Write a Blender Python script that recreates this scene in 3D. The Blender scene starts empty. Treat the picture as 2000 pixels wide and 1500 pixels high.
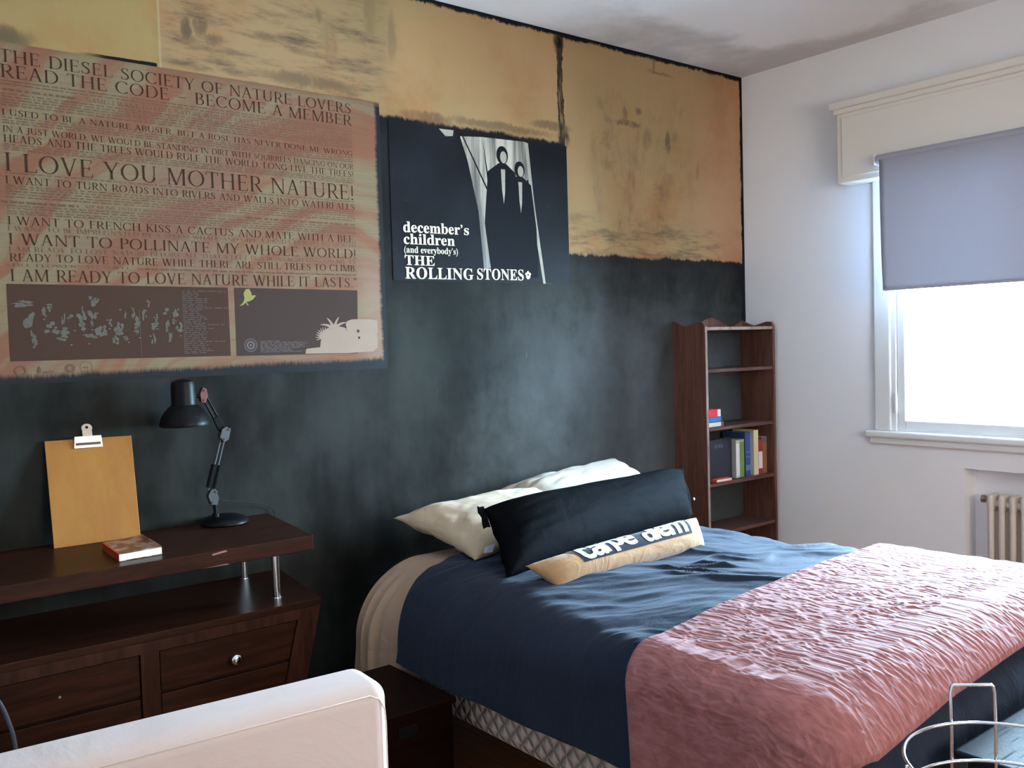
import bpy, bmesh, math, random
import numpy as np
from mathutils import Matrix, Vector
random.seed(7)
SC = bpy.context.scene
COL = SC.collection

# ------------------------------------------------------------------ camera
cam = bpy.data.cameras.new('camera'); cam.sensor_width = 36.0; cam.lens = 32.277
cam.clip_start = 0.02
camo = bpy.data.objects.new('camera', cam); COL.objects.link(camo)
R0 = (0.78242280, -0.62209477, -0.02850716); D0 = (-0.04840172, -0.01511043, -0.99871365); F0 = (0.62086378, 0.78279612, -0.04193320)
camo.matrix_world = Matrix(((R0[0], -D0[0], -F0[0], -3.94908), (R0[1], -D0[1], -F0[1], -3.0), (R0[2], -D0[2], -F0[2], 1.25276), (0, 0, 0, 1)))
SC.camera = camo
# ------------------------------------------------------------------ colour management, world
SC.view_settings.view_transform = 'Standard'; SC.view_settings.look = 'None'
SC.view_settings.gamma = 1.0; SC.view_settings.use_curve_mapping = False
SC.view_settings.exposure = 1.16
SC.cycles.use_denoising = True
SC.cycles.max_bounces = 12; SC.cycles.diffuse_bounces = 6; SC.cycles.transparent_max_bounces = 8
SC.cycles.sample_clamp_indirect = 8.0

def lin(r, g, b):
    f = lambda c: (c/12.92 if c <= 0.04045 else ((c+0.055)/1.055)**2.4)
    return (f(r/255.), f(g/255.), f(b/255.), 1.0)

W = bpy.data.worlds.new('daylight'); SC.world = W; W.use_nodes = True
wt = W.node_tree; wt.nodes.clear()
wo = wt.nodes.new('ShaderNodeOutputWorld'); wb = wt.nodes.new('ShaderNodeBackground')
wtc = wt.nodes.new('ShaderNodeTexCoord'); wsx = wt.nodes.new('ShaderNodeSeparateXYZ')
wmz = wt.nodes.new('ShaderNodeMapRange')                 # sunlit street and facades below, milky sky above
wmz.inputs['From Min'].default_value = -0.40; wmz.inputs['From Max'].default_value = 0.08; wmz.inputs['To Min'].default_value = 2.5; wmz.inputs['To Max'].default_value = 0.50
wvm = wt.nodes.new('ShaderNodeVectorMath'); wvm.operation = 'SCALE'; wvm.inputs[0].default_value = (0.62, 0.89, 1.17)
wt.links.new(wsx.outputs[2], wmz.inputs[0]); wt.links.new(wmz.outputs[0], wvm.inputs['Scale'])
wt.links.new(wvm.outputs[0], wb.inputs[0])
WORLD_STRENGTH = 105.0
wb.inputs[1].default_value = WORLD_STRENGTH
wt.links.new(wb.outputs[0], wo.inputs[0])

def dim(c, k, g=None, b=None):
    g = k if g is None else g; b = k if b is None else b
    return (c[0]*k, c[1]*g, c[2]*b, 1.0)

def portal(name, loc, rot, sx, sy):
    l = bpy.data.lights.new(name, 'AREA'); l.shape = 'RECTANGLE'; l.size = sx; l.size_y = sy
    l.cycles.is_portal = True
    o = bpy.data.objects.new(name, l); COL.objects.link(o); o.location = loc; o.rotation_euler = rot
    return o
WIN = (-2.20, -0.83, 0.83, 1.96)          # y0, y1, z0, z1 of the window opening in the right wall
WIN2 = (-3.10, -1.40, 0.95, 2.10)         # x0, x1, z0, z1 of the unseen window added behind the camera
YF = -4.4
portal('window_portal', (0.26, (WIN[0]+WIN[1])/2, (WIN[2]+WIN[3])/2), (0, math.pi/2, 0), WIN[3]-WIN[2], WIN[1]-WIN[0])
l2 = portal('rear_fill_lamp', ((WIN2[0]+WIN2[1])/2, YF-0.20, (WIN2[2]+WIN2[3])/2), (math.pi/2, 0, 0), WIN2[1]-WIN2[0], WIN2[3]-WIN2[2])
l2.data.cycles.is_portal = False; l2.data.energy = 42.0; l2.data.color = (1.0, 0.87, 0.76)  # warm fill lamp added outside the unseen rear window

# ------------------------------------------------------------------ node helpers
class NT:
    def __init__(s, name, off=None):
        s.off = off
        s.m = bpy.data.materials.new(name); s.m.use_nodes = True; s.t = s.m.node_tree; s.t.nodes.clear()
        s.out = s.t.nodes.new('ShaderNodeOutputMaterial')
    def n(s, ty, **kw):
        nd = s.t.nodes.new(ty)
        for k, v in kw.items(): setattr(nd, k, v)
        return nd
    def put(s, sock, v):
        if isinstance(v, bpy.types.NodeSocket): s.t.links.new(v, sock)
        elif v is not None: sock.default_value = v
    def math(s, op, a, b=None, c=None, clamp=False):
        nd = s.n('ShaderNodeMath', operation=op); nd.use_clamp = clamp
        s.put(nd.inputs[0], a); s.put(nd.inputs[1], b)
        if c is not None: s.put(nd.inputs[2], c)
        return nd.outputs[0]
    def add(s, a, b): return s.math('ADD', a, b)
    def mul(s, a, b): return s.math('MULTIPLY', a, b)
    def mx(s, a, b): return s.math('MAXIMUM', a, b)
    def inv(s, a): return s.math('SUBTRACT', 1.0, a)
    def ss(s, x, a, b, t0=0.0, t1=1.0):
        nd = s.n('ShaderNodeMapRange'); nd.interpolation_type = 'SMOOTHSTEP'
        flip = a > b
        if flip: a, b, t0, t1 = b, a, t1, t0
        s.put(nd.inputs[0], x); nd.inputs[1].default_value = a; nd.inputs[2].default_value = b
        nd.inputs[3].default_value = t0; nd.inputs[4].default_value = t1
        return nd.outputs[0]
    def mix(s, f, a, b):
        nd = s.n('ShaderNodeMix', data_type='RGBA')
        s.put(nd.inputs[0], f); s.put(nd.inputs[6], a); s.put(nd.inputs[7], b)
        return nd.outputs[2]
    def mixf(s, f, a, b):
        nd = s.n('ShaderNodeMix', data_type='FLOAT')
        s.put(nd.inputs[0], f); s.put(nd.inputs[2], a); s.put(nd.inputs[3], b)
        return nd.outputs[0]
    def coord(s, kind='Object', scale=(1, 1, 1), rot=(0, 0, 0), loc=(0, 0, 0)):
        tc = s.n('ShaderNodeTexCoord'); mp = s.n('ShaderNodeMapping')
        mp.inputs['Scale'].default_value = scale; mp.inputs['Rotation'].default_value = rot; mp.inputs['Location'].default_value = loc
        src = tc.outputs[kind]
        if s.off:
            va = s.n('ShaderNodeVectorMath', operation='ADD'); s.t.links.new(src, va.inputs[0]); va.inputs[1].default_value = s.off; src = va.outputs[0]
        s.t.links.new(src, mp.inputs[0]); return mp.outputs[0]
    def noise(s, co, scale=5, detail=4, rough=0.55, dist=0.0):
        nd = s.n('ShaderNodeTexNoise'); s.put(nd.inputs['Vector'], co)
        nd.inputs['Scale'].default_value = scale; nd.inputs['Detail'].default_value = detail
        nd.inputs['Roughness'].default_value = rough; nd.inputs['Distortion'].default_value = dist
        return nd.outputs[0]
    def bump(s, h, strength=0.3, dist=0.01, normal=None):
        nd = s.n('ShaderNodeBump'); nd.inputs['Strength'].default_value = strength; nd.inputs['Distance'].default_value = dist
        s.put(nd.inputs['Height'], h)
        if normal is not None: s.put(nd.inputs['Normal'], normal)
        return nd.outputs[0]
    def bsdf(s, col, rough=0.5, metal=0.0, spec=0.5, normal=None, sheen=0.0, coat=0.0, sheen_tint=None, trans=None):
        b = s.n('ShaderNodeBsdfPrincipled')
        s.put(b.inputs['Base Color'], col); s.put(b.inputs['Roughness'], rough); s.put(b.inputs['Metallic'], metal)
        s.put(b.inputs['Specular IOR Level'], spec)
        if normal is not None: s.put(b.inputs['Normal'], normal)
        if sheen: b.inputs['Sheen Weight'].default_value = sheen; b.inputs['Sheen Roughness'].default_value = 0.45
        if sheen_tint: b.inputs['Sheen Tint'].default_value = sheen_tint
        if coat: b.inputs['Coat Weight'].default_value = coat; b.inputs['Coat Roughness'].default_value = 0.15
        s.t.links.new(b.outputs[0], s.out.inputs[0]); return b

def plain(name, col, rough=0.5, metal=0.0, spec=0.5, var=0.12, vscale=12, bumps=0.0, bscale=200, sheen=0.0, coat=0.0, stretch=(1, 1, 1)):
    t = NT(name); co = t.coord(scale=stretch)
    c2 = tuple(max(0, v*(1-var)) for v in col[:3])+(1,); c1 = tuple(min(1, v*(1+var)) for v in col[:3])+(1,)
    c = t.mix(t.noise(co, vscale, 5), c2, c1)
    nm = t.bump(t.noise(co, bscale, 3), bumps, 0.002) if bumps else None
    t.bsdf(c, rough, metal, spec, nm, sheen, coat); return t.m

# ------------------------------------------------------------------ materials
def mat_wall_paint():
    t = NT('painted_wall'); co = t.coord()
    sx = t.n('ShaderNodeSeparateXYZ'); t.t.links.new(co, sx.inputs[0]); X, Z = sx.outputs[0], sx.outputs[2]
    n1 = t.math('SUBTRACT', t.noise(co, 7, 6, 0.65), 0.5); n2 = t.math('SUBTRACT', t.noise(t.coord(loc=(5, 3, 2)), 26, 5, 0.65), 0.5)
    n3 = t.math('SUBTRACT', t.noise(t.coord(loc=(9, 1, 7)), 9, 6, 0.65), 0.5)
    brush = t.noise(t.coord(scale=(60, 1, 7)), 1.0, 5, 0.7)                 # upright brush hairs
    Xw = t.add(X, t.add(t.mul(n1, 0.045), t.mul(n2, 0.022)))
    Zw = t.add(Z, t.add(t.mul(n3, 0.045), t.add(t.mul(n2, 0.02), t.mul(t.math('SUBTRACT', brush, 0.5), 0.035))))
    tan = t.mx(t.mul(t.ss(Zw, 1.642, 1.656), t.ss(Xw, -1.250, -1.238)), t.ss(Zw, 2.118, 2.134))
    # sheets of tan paper
    cA, cB, cC, cD, cE = [dim(c, .58, .58, .62) for c in (lin(176, 146, 92), lin(178, 144, 100), lin(196, 156, 106), lin(188, 152, 104), lin(214, 162, 118))]
    tc = t.mix(t.ss(X, -2.972, -2.960), cA, cB)
    tc = t.mix(t.ss(Xw, -2.16, -2.06), tc, cC)
    tc = t.mix(t.ss(X, -1.26, -1.25), tc, cD)
    tc = t.mix(t.ss(t.add(X, t.mul(n1, 0.35)), -0.52, -0.02), tc, cE)
    cloud = t.noise(co, 2.2, 6, 0.62)
    tc = t.mix(t.mul(t.ss(cloud, 0.47, 0.70), 0.60), tc, dim(lin(176, 116, 70), .58))
    tc = t.mix(t.mul(t.ss(t.noise(t.coord(loc=(4, 4, 4)), 3.1, 6, 0.6), 0.52, 0.72), 0.35), tc, dim(lin(160, 150, 100), .6))
    # horizontal and vertical dry brush smears
    sm_h = t.noise(t.coord(scale=(4, 1, 20), rot=(0, 0.28, 0)), 1.0, 7, 0.72)
    sm_v = t.noise(t.coord(scale=(9, 1, 3.0)), 1.0, 7, 0.72)
    blot = t.noise(t.coord(loc=(2, 8, 5)), 5.5, 6, 0.7)
    def band(v, a, b, c, d): return t.mul(t.ss(v, a, b), t.ss(v, d, c))
    regB = t.mul(band(X, -3.0, -2.9, -2.25, -2.0), t.ss(Z, 2.75, 2.35, 0.55, 1.0))
    regBl = t.mul(band(X, -3.0, -2.9, -2.3, -2.02), band(Z, 2.10, 2.13, 2.20, 2.36))
    regD = t.mul(band(X, -1.22, -0.95, -0.50, -0.34), band(Z, 1.66, 1.80, 2.28, 2.5))
    regDl = t.mul(band(X, -1.26, -1.20, -0.35, -0.05), band(Z, 1.62, 1.66, 1.74, 1.88))
    smB = t.mul(t.ss(sm_h, 0.44, 0.74), t.mx(regB, regBl))
    smD = t.mx(t.mul(t.mul(t.ss(sm_v, 0.46, 0.78), regD), 0.75), t.mul(t.mul(t.ss(sm_h, 0.42, 0.70), regDl), 0.9))
    smD = t.mx(smD, t.mul(t.mul(t.ss(blot, 0.52, 0.74), regD), 0.65))
    smear = t.mx(smB, smD)
    def spot(x, z, rx, rz, k=1.0):
        dx = t.mul(t.math('SUBTRACT', Xw, x), 1/rx); dz = t.mul(t.math('SUBTRACT', Zw, z), 1/rz)
        return t.mul(t.mul(t.ss(t.add(t.mul(dx, dx), t.mul(dz, dz)), 1.5, 0.1), t.ss(sm_v, 0.30, 0.52)), k)
    for a in ((-2.876, 2.305, 0.020, 0.045, 0.8), (-2.828, 2.335, 0.026, 0.05, 0.9), (-2.785, 2.285, 0.040, 0.022, 0.7),
              (-2.395, 2.44, 0.018, 0.03, 0.5), (-2.36, 2.36, 0.03, 0.10, 0.3), (-2.43, 2.205, 0.20, 0.025, 0.6),
              (-0.845, 2.262, 0.085, 0.016, 0.9), (-0.86, 2.30, 0.018, 0.04, 0.7), (-0.77, 2.325, 0.022, 0.016, 0.7), (-0.575, 2.20, 0.020, 0.060, 0.9),
              (-0.72, 2.20, 0.035, 0.06, 0.4), (-0.615, 2.52, 0.09, 0.010, 0.5), (-0.66, 2.555, 0.010, 0.04, 0.5), (-2.10, 2.42, 0.02, 0.1, 0.35), (-0.36, 2.09, 0.01, 0.05, 0.4),
              (-3.42, 2.19, 0.10, 0.03, 0.8), (-2.19, 2.50, 0.03, 0.12, 0.35), (-1.31, 2.19, 0.12, 0.02, 0.6), (-1.6, 2.15, 0.3, 0.02, 0.6), (-1.95, 2.14, 0.13, 0.025, 0.6)):
        smear = t.mx(smear, spot(*a))
    tc = t.mix(t.mul(smear, 0.85), tc, lin(52, 46, 42))
    # paler join line between the two sheets on the left
    tc = t.mix(t.mul(t.math('COMPARE', X, -2.9605, 0.0035), 0.5), tc, dim(lin(196, 172, 124), .6))
    # black painted lines: under the ceiling, in the corner, down the join
    ln = t.mx(t.ss(Zw, 2.574, 2.586), t.ss(Xw, -0.026, -0.016))
    seam = t.mul(t.math('COMPARE', Xw, -1.256, 0.017), t.ss(brush, 0.30, 0.52))
    ln = t.mx(ln, t.mul(seam, 0.92))
    ln = t.mx(ln, t.mx(spot(-1.243, 2.15, 0.034, 0.05), spot(-1.262, 2.55, 0.03, 0.05)))
    zl = t.add(Z, t.mul(t.add(X, 2.97), -0.012))
    ln = t.mx(ln, t.mul(t.math('COMPARE', t.add(zl, t.mul(n2, 0.006)), 2.174, 0.0062), t.mul(t.ss(X, -3.22, -3.12), t.ss(X, -2.968, -2.974))))
    black = lin(22, 22, 24)
    tc = t.mix(ln, tc, black)
    # dark chalky paint below
    dk = t.noise(t.coord(scale=(1.6, 1, 1.0), loc=(1, 1, 1)), 1.8, 6, 0.6)
    dv = t.noise(t.coord(scale=(7, 1, 0.9)), 1.0, 5, 0.6)
    win_sheen = t.mul(t.ss(t.add(X, t.mul(n1, 0.8)), -2.0, -0.95), t.ss(t.add(Z, t.mul(n1, 0.6)), 1.62, 1.05))   # window light reflected on the wall above the bed, painted into the colour
    dmix = t.add(t.math('ADD', t.mul(dk, 0.75), t.mul(dv, 0.25)), t.mul(win_sheen, 0.04))
    dc = t.mix(t.ss(dmix, 0.34, 0.68), lin(20, 19, 17), lin(48, 48, 45))
    dc = t.mix(t.mul(t.ss(t.noise(t.coord(loc=(3, 0, 3)), 1.3, 3), 0.5, 0.75), 0.4), dc, lin(44, 48, 44))
    chalk = t.mul(t.ss(t.noise(t.coord(scale=(120, 1, 25), rot=(0, 0.3, 0)), 1.0, 2), 0.66, 0.74), t.mx(spot(-1.48, 1.22, 0.06, 0.07), spot(-1.2, 1.28, 0.03, 0.05)))
    dc = t.mix(t.mul(chalk, 0.6), dc, lin(150, 155, 160))
    dc = t.mix(t.mul(win_sheen, t.ss(dk, 0.25, 0.75, 0.40, 0.85)), dc, lin(82, 84, 85))
    edge = t.mul(t.inv(tan), t.mx(t.mul(t.ss(Zw, 2.0, 2.10), t.ss(Xw, -1.9, -2.05)), t.mx(t.ss(Zw, 1.58, 1.645, 0.0, 0.5), t.ss(Xw, -0.05, -0.02))))
    dc = t.mix(edge, dc, lin(26, 27, 29))
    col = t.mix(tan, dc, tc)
    rough = t.mixf(tan, t.add(0.50, t.mul(dk, 0.18)), 0.68)
    h = t.add(t.mul(t.noise(co, 30, 5), 0.6), t.mul(t.noise(t.coord(scale=(60, 1, 12)), 1.0, 4), 0.4))
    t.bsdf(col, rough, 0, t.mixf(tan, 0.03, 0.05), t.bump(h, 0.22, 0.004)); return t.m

def mat_plaster(name, col, stain=None):
    t = NT(name); co = t.coord()
    c = t.mix(t.noise(co, 1.6, 5), tuple(v*0.95 for v in col[:3])+(1,), col)
    if stain:
        sx = t.n('ShaderNodeSeparateXYZ'); t.t.links.new(co, sx.inputs[0])
        nn = t.math('SUBTRACT', t.noise(co, 2.6, 6, 0.6), 0.5)
        y = t.add(sx.outputs[1], t.mul(nn, 0.5)); x = t.add(sx.outputs[0], t.mul(nn, 0.6))
        m = t.mul(t.ss(y, -0.42, -0.26), t.mul(t.ss(x, -1.5, -0.9), t.ss(t.noise(co, 6, 6), 0.25, 0.6, 0.5, 1.0)))
        m = t.mx(m, t.mul(t.ss(x, -0.30, -0.1), t.ss(y, -1.6, -0.8)))
        c = t.mix(t.mul(m, 0.55), c, stain)
    h = t.add(t.noise(co, 3, 3), t.mul(t.noise(co, 60, 3), 0.12))
    t.bsdf(c, 0.75, 0, 0.25, t.bump(h, 0.25, 0.01)); return t.m

def mat_wood(name, c1, c2, rough=0.35, grain=(1.2, 14, 14), coat=0.0, spec=0.5):
    t = NT(name); co = t.coord(scale=grain)
    g = t.noise(co, 3.0, 7, 0.62, 0.6); f = t.noise(t.coord(scale=tuple(v*6 for v in grain)), 3.0, 3)
    c = t.mix(t.ss(t.add(t.mul(g, 0.75), t.mul(f, 0.25)), 0.32, 0.68), c1, c2)
    t.bsdf(c, t.add(rough, t.mul(f, 0.12)), 0, spec, t.bump(f, 0.05, 0.002), coat=coat); return t.m

def mat_poster_paper():
    t = NT('woodgrain_poster_paper', (-2.82, 0, 1.185)); co = t.coord()
    sx = t.n('ShaderNodeSeparateXYZ'); t.t.links.new(co, sx.inputs[0]); X, Z = sx.outputs[0], sx.outputs[2]
    n0 = t.noise(t.coord(scale=(1, 1, 1.6)), 1.5, 3, 0.5)
    # long grain bands, rising to the left third and running level on the right
    xq = t.add(X, 2.2); ang = t.add(t.mul(t.mul(xq, xq), 4.2), t.add(t.mul(Z, 10.0), t.mul(n0, 4.0)))
    bn = t.n('ShaderNodeTexNoise'); cb = t.n('ShaderNodeCombineXYZ')
    t.put(cb.inputs[0], t.mul(X, 0.35)); t.put(cb.inputs[2], ang); t.put(bn.inputs['Vector'], cb.outputs[0])
    bn.inputs['Scale'].default_value = 1.0; bn.inputs['Detail'].default_value = 5; bn.inputs['Roughness'].default_value = 0.55
    g = bn.outputs[0]
    c = t.mix(t.ss(g, 0.42, 0.58), dim(lin(182, 166, 130), .36, .32, .30), dim(lin(176, 126, 98), .38, .33, .31))
    c = t.mix(t.mul(t.ss(t.noise(t.coord(loc=(3, 3, 3)), 2.4, 4), 0.50, 0.70), 0.6), c, dim(lin(170, 138, 122), .40, .34, .33))
    c = t.mix(t.mul(t.ss(t.noise(t.coord(loc=(7, 3, 1)), 3.0, 4), 0.55, 0.75), 0.4), c, dim(lin(176, 170, 132), .40, .34, .33))
    fine = t.noise(t.coord(scale=(3, 1, 180)), 1.0, 3)
    c = t.mix(t.mul(t.ss(fine, 0.45, 0.7), 0.18), c, dim(lin(120, 84, 60), .40, .34, .33))
    pale = t.mul(t.ss(X, -2.32, -2.22), t.ss(t.add(Z, t.mul(n0, 0.4)), 1.85, 1.65))
    c = t.mix(t.mul(pale, 0.55), c, dim(lin(200, 178, 150), .40, .34, .33))
    n1 = t.math('SUBTRACT', t.noise(t.coord(loc=(2, 2, 2)), 8, 6, 0.65), 0.5); n2 = t.math('SUBTRACT', t.noise(t.coord(scale=(120, 1, 14)), 1, 4, 0.7), 0.5)
    Xw = t.add(X, t.add(t.mul(n1, 0.028), t.mul(t.math('SUBTRACT', t.noise(t.coord(scale=(10, 1, 80)), 1, 4), 0.5), 0.02)))
    Zb = t.add(t.add(Z, t.mul(n2, 0.030)), t.add(t.mul(n1, 0.03), t.mul(t.add(X, 3.0), -0.012)))
    e = t.mx(t.ss(Xw, -2.194, -2.178), t.ss(Zb, 1.220, 1.198))
    c = t.mix(e, c, lin(30, 31, 33))
    # grey-tan overpaint along the top edge
    Zt = t.add(Z, t.add(t.mul(n1, 0.05), t.mul(t.math('SUBTRACT', t.noise(t.coord(scale=(9, 1, 70), rot=(0, 0.2, 0)), 1, 4), 0.5), 0.04)))
    o = t.mul(t.ss(Zt, 2.150, 2.172), t.ss(X, -2.98, -2.93))
    c = t.mix(t.mul(o, 0.9), c, dim(lin(160, 132, 96), .40, .34, .33))
    t.bsdf(c, 0.5, 0, 0.08, t.bump(t.noise(co, 6, 4), 0.15, 0.01)); return t.m

def mat_dark_poster():
    t = NT('black_poster_paper'); co = t.coord()
    c = t.mix(t.ss(t.noise(co, 3, 5), 0.35, 0.7), lin(18, 18, 20), lin(28, 28, 33))
    scr = t.noise(t.coord(scale=(5, 1, 150), rot=(0, -0.12, 0)), 1.0, 2)
    c = t.mix(t.mul(t.ss(scr, 0.74, 0.78), 0.5), c, lin(150, 150, 150))
    t.bsdf(c, 0.5, 0, 0.07, t.bump(t.noise(co, 5, 4), 0.2, 0.01)); return t.m

def mat_pale_print():
    t = NT('pale_print'); co = t.coord()
    st = t.noise(t.coord(scale=(24, 1, 1.5), rot=(0, 0.12, 0)), 1.0, 4)
    c = t.mix(t.ss(st, 0.36, 0.62), dim(lin(96, 92, 86), .7), dim(lin(206, 196, 176), .7))
    t.bsdf(c, 0.4, 0, 0.4); return t.m

def mat_duvet(name, c1, c2, sheen, fine=0.10):
    t = NT(name); co = t.coord()
    c = t.mix(t.noise(co, 7, 5), c1, c2)
    w = t.noise(t.coord(scale=(1.0, 2.2, 1), rot=(0, 0, 0.5)), 9.0, 6, 0.6, 0.8)
    h = t.add(t.mul(w, 1.0), t.mul(t.noise(co, 420, 2), 0.03))
    t.bsdf(c, 0.7, 0, 0.06, t.bump(h, fine*4, 0.012), sheen=sheen, sheen_tint=(0.75, 0.86, 1.0, 1)); return t.m

def mat_blanket():
    t = NT('pink_crinkled_blanket'); co = t.coord()
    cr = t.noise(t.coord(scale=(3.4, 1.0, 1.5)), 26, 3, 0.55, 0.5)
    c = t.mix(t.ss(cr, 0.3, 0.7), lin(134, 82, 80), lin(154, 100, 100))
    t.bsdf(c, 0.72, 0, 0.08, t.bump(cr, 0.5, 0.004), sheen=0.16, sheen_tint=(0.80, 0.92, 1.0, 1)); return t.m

def mat_quilt():
    t = NT('quilted_mattress_ticking'); co = t.coord('Object')
    sx = t.n('ShaderNodeSeparateXYZ'); t.t.links.new(co, sx.inputs[0])
    h_ = t.add(sx.outputs[1], sx.outputs[0])
    a = t.math('ABSOLUTE', t.math('SINE', t.mul(t.add(h_, t.mul(sx.outputs[2], 0.9)), 62.0)))
    b = t.math('ABSOLUTE', t.math('SINE', t.mul(t.add(h_, t.mul(sx.outputs[2], -0.9)), 62.0)))
    q = t.math('MINIMUM', t.math('POWER', a, 0.6), t.math('POWER', b, 0.6))
    c = t.mix(q, lin(176, 158, 148), lin(222, 206, 198))
    t.bsdf(c, 0.7, 0, 0.3, t.bump(q, 0.9, 0.02), sheen=0.2); return t.m

def mat_fabric(name, col, var=0.06, wr=0.3, wscale=6, weave=0.15, sheen=0.15, rough=0.8):
    t = NT(name); co = t.coord()
    c = t.mix(t.noise(co, 4, 4), tuple(v*(1-var) for v in col[:3])+(1,), tuple(min(1, v*(1+var)) for v in col[:3])+(1,))
    h = t.add(t.noise(co, wscale, 5, 0.55, 1.0), t.mul(t.noise(co, 500, 2), 0.02*weave*10))
    t.bsdf(c, rough, 0, 0.02, t.bump(h, wr, 0.02), sheen=sheen); return t.m

def mat_trunk():
    t = NT('scratched_black_lacquer'); co = t.coord()
    sp = t.noise(co, 120, 4, 0.7); sc = t.noise(t.coord(scale=(4, 60, 1), rot=(0, 0, 0.7)), 2, 4)
    c = t.mix(t.ss(sp, 0.62, 0.70), lin(24, 27, 32), lin(70, 72, 76))
    r = t.add(0.20, t.add(t.mul(t.ss(sc, 0.55, 0.7), 0.2), t.mul(t.ss(sp, 0.55, 0.7), 0.2)))
    t.bsdf(c, t.add(r, 0.30), 0.0, 0.03, t.bump(t.add(sp, t.mul(t.noise(co, 5, 3), 3)), 0.12, 0.004)); return t.m

def mat_floor():
    t = NT('parquet_floor'); co = t.coord()
    br = t.n('ShaderNodeTexBrick'); t.t.links.new(t.coord(rot=(0, 0, math.pi/2)), br.inputs['Vector'])
    br.inputs['Scale'].default_value = 1.0; br.inputs['Brick Width'].default_value = 0.6; br.inputs['Row Height'].default_value = 0.075
    br.inputs['Mortar Size'].default_value = 0.0012
    br.inputs['Color1'].default_value = lin(172, 112, 58); br.inputs['Color2'].default_value = lin(150, 94, 48); br.inputs['Mortar'].default_value = lin(52, 32, 18)
    g = t.noise(t.coord(scale=(40, 3, 1)), 2.0, 6)
    c = t.mix(t.mul(g, 0.5), br.outputs[0], lin(92, 56, 28))
    t.bsdf(c, 0.32, 0, 0.5, t.bump(br.outputs['Fac'], -0.1, 0.002)); return t.m

def mat_glass():
    t = NT('window_glass'); tr = t.n('ShaderNodeBsdfTransparent'); gl = t.n('ShaderNodeBsdfGlossy'); gl.inputs['Roughness'].default_value = 0.02
    tr.inputs[0].default_value = (0.96, 0.98, 0.97, 1)
    fr = t.n('ShaderNodeFresnel'); fr.inputs[0].default_value = 1.45; mx = t.n('ShaderNodeMixShader')
    t.t.links.new(fr.outputs[0], mx.inputs[0]); t.t.links.new(tr.outputs[0], mx.inputs[1]); t.t.links.new(gl.outputs[0], mx.inputs[2])
    t.t.links.new(mx.outputs[0], t.out.inputs[0]); return t.m

def mat_blind():
    t = NT('lavender_blind_cloth'); co = t.coord()
    w = t.noise(t.coord(scale=(1, 60, 300)), 2, 3); c = t.mix(w, lin(164, 164, 176), lin(178, 178, 190))
    d = t.n('ShaderNodeBsdfDiffuse'); tl = t.n('ShaderNodeBsdfTranslucent'); mx = t.n('ShaderNodeMixShader'); mx.inputs[0].default_value = 0.10
    t.put(d.inputs[0], c); t.put(tl.inputs[0], lin(176, 176, 182))
    t.t.links.new(d.outputs[0], mx.inputs[1]); t.t.links.new(tl.outputs[0], mx.inputs[2]); t.t.links.new(mx.outputs[0], t.out.inputs[0]); return t.m

M = {}
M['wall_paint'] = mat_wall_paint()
M['white_wall'] = mat_plaster('white_plaster', lin(240, 240, 242))
M['left_wall'] = mat_plaster('grey_plaster', lin(190, 182, 174))
M['ceiling'] = mat_plaster('ceiling_plaster', lin(250, 250, 252), lin(160, 152, 148))
M['white_paint'] = plain('white_gloss_paint', lin(228, 228, 226), 0.35, var=0.03, vscale=4)
M['cream_paint'] = plain('cream_shutter_box_paint', lin(226, 220, 210), 0.45, var=0.03, vscale=3)
M['radiator'] = plain('radiator_enamel', lin(214, 204, 192), 0.4, var=0.05)
M['floor'] = mat_floor(); M['glass'] = mat_glass(); M['blind'] = mat_blind()
M['wenge'] = mat_wood('dark_brown_wood', lin(34, 17, 10), lin(54, 28, 18), 0.3, (1.2, 14, 14), 0.0, 0.09)
M['wenge_v'] = mat_wood('dark_brown_wood_upright', lin(40, 21, 14), lin(62, 35, 25), 0.34, (14, 14, 1.2), 0.0, 0.09)
M['shelf_wood'] = mat_wood('red_brown_shelf_wood', lin(82, 52, 44), lin(112, 76, 64), 0.42, (12, 12, 1.0), 0.0, 0.15)
M['shelf_wood_h'] = mat_wood('red_brown_shelf_board', lin(70, 46, 40), lin(100, 68, 60), 0.40, (1.2, 12, 12), 0.0, 0.2)
M['worn_edge'] = mat_wood('worn_pale_wood_edge', lin(120, 98, 86), lin(158, 138, 126), 0.45, (10, 10, 3))
M['box_wood'] = mat_wood('low_box_wood', lin(14, 5, 4), lin(24, 8, 6), 0.4, (1.2, 14, 14), 0.0, 0.06)
M['clip_wood'] = mat_wood('orange_varnished_ply', dim(lin(214, 146, 60), .36, .29, .14), dim(lin(226, 162, 78), .36, .29, .14), 0.45, (7, 7, 0.8), 0.0, 0.3)
M['chrome'] = plain('chrome', (0.82, 0.82, 0.84, 1), 0.14, 1.0, var=0.03)
M['steel'] = plain('dull_steel', (0.40, 0.35, 0.31, 1), 0.36, 0.9, var=0.06)
M['grey_metal'] = plain('grey_joint_metal', lin(70, 73, 75), 0.45, 0.5, var=0.08)
M['black_enamel'] = plain('black_lamp_enamel', lin(11, 11, 12), 0.42, 0.0, 0.14, var=0.1)
M['black_plastic'] = plain('black_plastic', lin(12, 12, 13), 0.6, spec=0.1, var=0.1)
M['red_joint'] = plain('reddish_joint', lin(92, 50, 52), 0.45, 0.3)
M['cord'] = plain('grey_cord', lin(70, 74, 80), 0.5, spec=0.2)
M['dark_cord'] = plain('dark_cord', lin(22, 22, 24), 0.6, spec=0.15)
M['duvet'] = mat_duvet('slate_blue_duvet', lin(29, 34, 46), lin(38, 44, 59), 0.10)
M['duvet_foot'] = M['duvet']
M['blanket'] = mat_blanket()
M['quilt'] = mat_quilt()
M['sheet'] = mat_fabric('cream_sheet_cloth', dim(lin(196, 170, 152), .70, .62, .54), 0.05, 0.5, 7)
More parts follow.
